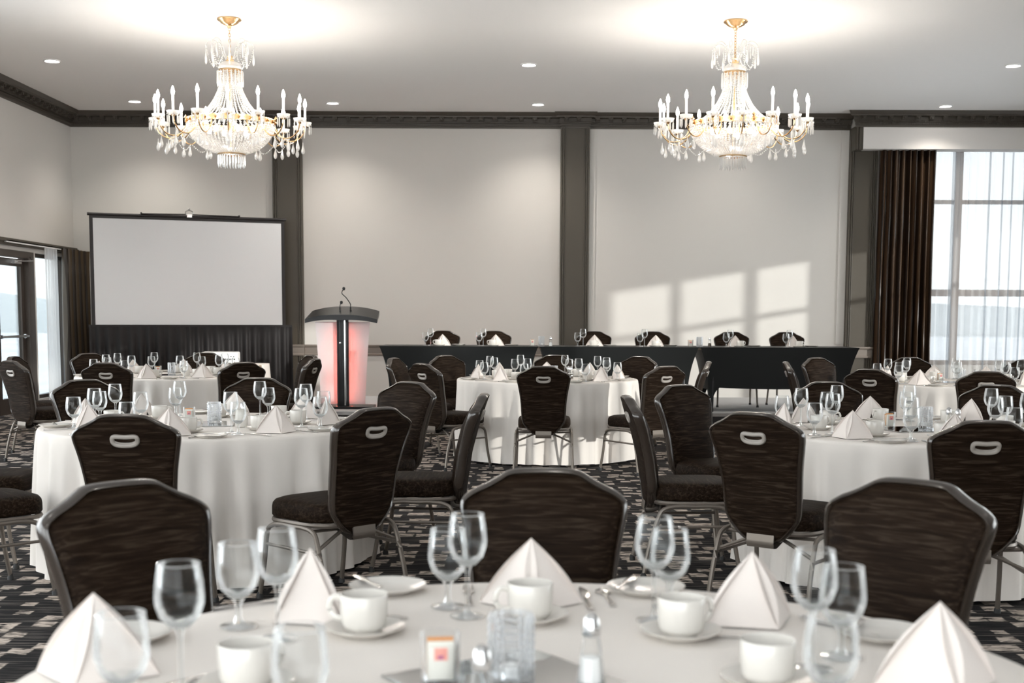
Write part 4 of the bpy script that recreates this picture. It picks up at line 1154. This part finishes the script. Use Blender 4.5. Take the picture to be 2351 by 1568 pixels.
g = Geo(); g.box((W / 2 - .035, -.03, zt - .01), (W / 2 + .035, .02, zt + .035))
g.tube(catmull([(W / 2 - .045, 0, zt + .03), (W / 2 - .05, 0, zt + .07), (W / 2, 0, zt + .09), (W / 2 + .05, 0, zt + .07), (W / 2 + .045, 0, zt + .03)], 4), .008, 6); g.octa((W / 2, 0, zt + .108), .018)
g.build('hanging_hook', M['chrome'], ps)
for x in (.35, W - .35):
    g = Geo(); g.tube([(x, .05, 0), (x, .05, zt - .1)], .02, 8); g.tube([(x, -.35, .02), (x, .40, .02)], .02, 8); g.build('support_leg', M['screenedge'], ps)
def skirt(u, v):
    x = -.045 + (W + .13) * u
    ph = (x * 6.1) % 1.0
    w = .030 * (math.sin(2 * PI * x * 7.4 + .8 * math.sin(9 * x)) * (.25 + .75 * min(1, v * 2.2))) + .012 * math.sin(37 * x + 2) * v
    return (x, -.055 + w, zb - .005 - (zb - .02) * v)
g = Geo(); g.grid(skirt, 330, 14); g.build('skirt', M['velvet'], ps)
g = Geo(); g.box((-.045, -.062, zb - .03), (W + .085, -.02, zb + .002)); g.build('skirt_band', M['velvet'], ps, smooth=False)

# ------------------------------------------------------------------ projector on a clothed cart
ct = thing('projector_cart', 'small cart under a white cloth, holding the projector', 'cart', (-3.20, 14.62, 0))
g = Geo(); g.box((-.38, -.24, .74), (.38, .24, .765)); g.build('tabletop', M['wood'], ct, smooth=False)
for sx in (-1, 1):
    for sy in (-1, 1):
        g = Geo(); g.tube([(sx * .34, sy * .2, 0), (sx * .34, sy * .2, .74)], .014, 6); g.build('leg', M['frame'], ct)
cc = Geo()
def cart_cloth(u, v):
    a = 2 * PI * u; cx_, sy_ = math.cos(a), math.sin(a)
    x = .395 * math.copysign(abs(cx_) ** .25, cx_); y = .255 * math.copysign(abs(sy_) ** .25, sy_)
    k = 1 + .10 * v + .02 * math.sin(14 * a) * v
    return (x * k, y * k, .771 - .52 * v)
cc.grid(cart_cloth, 96, 8, wrap=True); cc.grid(lambda u, v: tuple(Vector(cart_cloth(u, 0)).xy * v) + (.771,), 96, 3, wrap=True)
o = cc.build('tablecloth', M['cloth'], angle=50, loc=(-3.20, 14.62, 0)); tag(o, 'white cloth draped over the small projector cart', 'tablecloth')
pj = thing('projector', 'white box projector on the clothed cart before the screen', 'projector', (-3.32, 14.58, .773), .12)
g = Geo(); g.box((-.205, -.15, .012), (.205, .15, .135)); g.build('housing', M['white'], pj, smooth=False, bevel=.018)
g = Geo(); g.lathe([(.045, 0), (.05, .03), (.04, .035), (.001, .028)], 20); o = g.build('lens', M['black'], pj); o.rotation_euler = (-PI / 2, 0, 0); o.location = (-.08, .15, .08)
for i in range(5):
    g = Geo(); g.lathe([(.001, 0), (.008, 0), (.008, .004), (.001, .004)], 10); o = g.build('socket', M['black'], pj); o.rotation_euler = (PI / 2, 0, 0); o.location = (.07 + .024 * i, -.149, .055)
for i in range(3):
    g = Geo(); g.lathe([(.001, 0), (.006, 0), (.006, .004), (.001, .004)], 10); o = g.build('port', M['rubber'], pj); o.rotation_euler = (PI / 2, 0, 0); o.location = (.10 + .03 * i, -.149, .085)
for sx in (-1, 1):
    g = Geo(); g.lathe([(.001, 0), (.012, 0), (.012, .013), (.001, .013)], 10, (sx * .16, 0, 0)); g.build('foot', M['rubber'], pj)
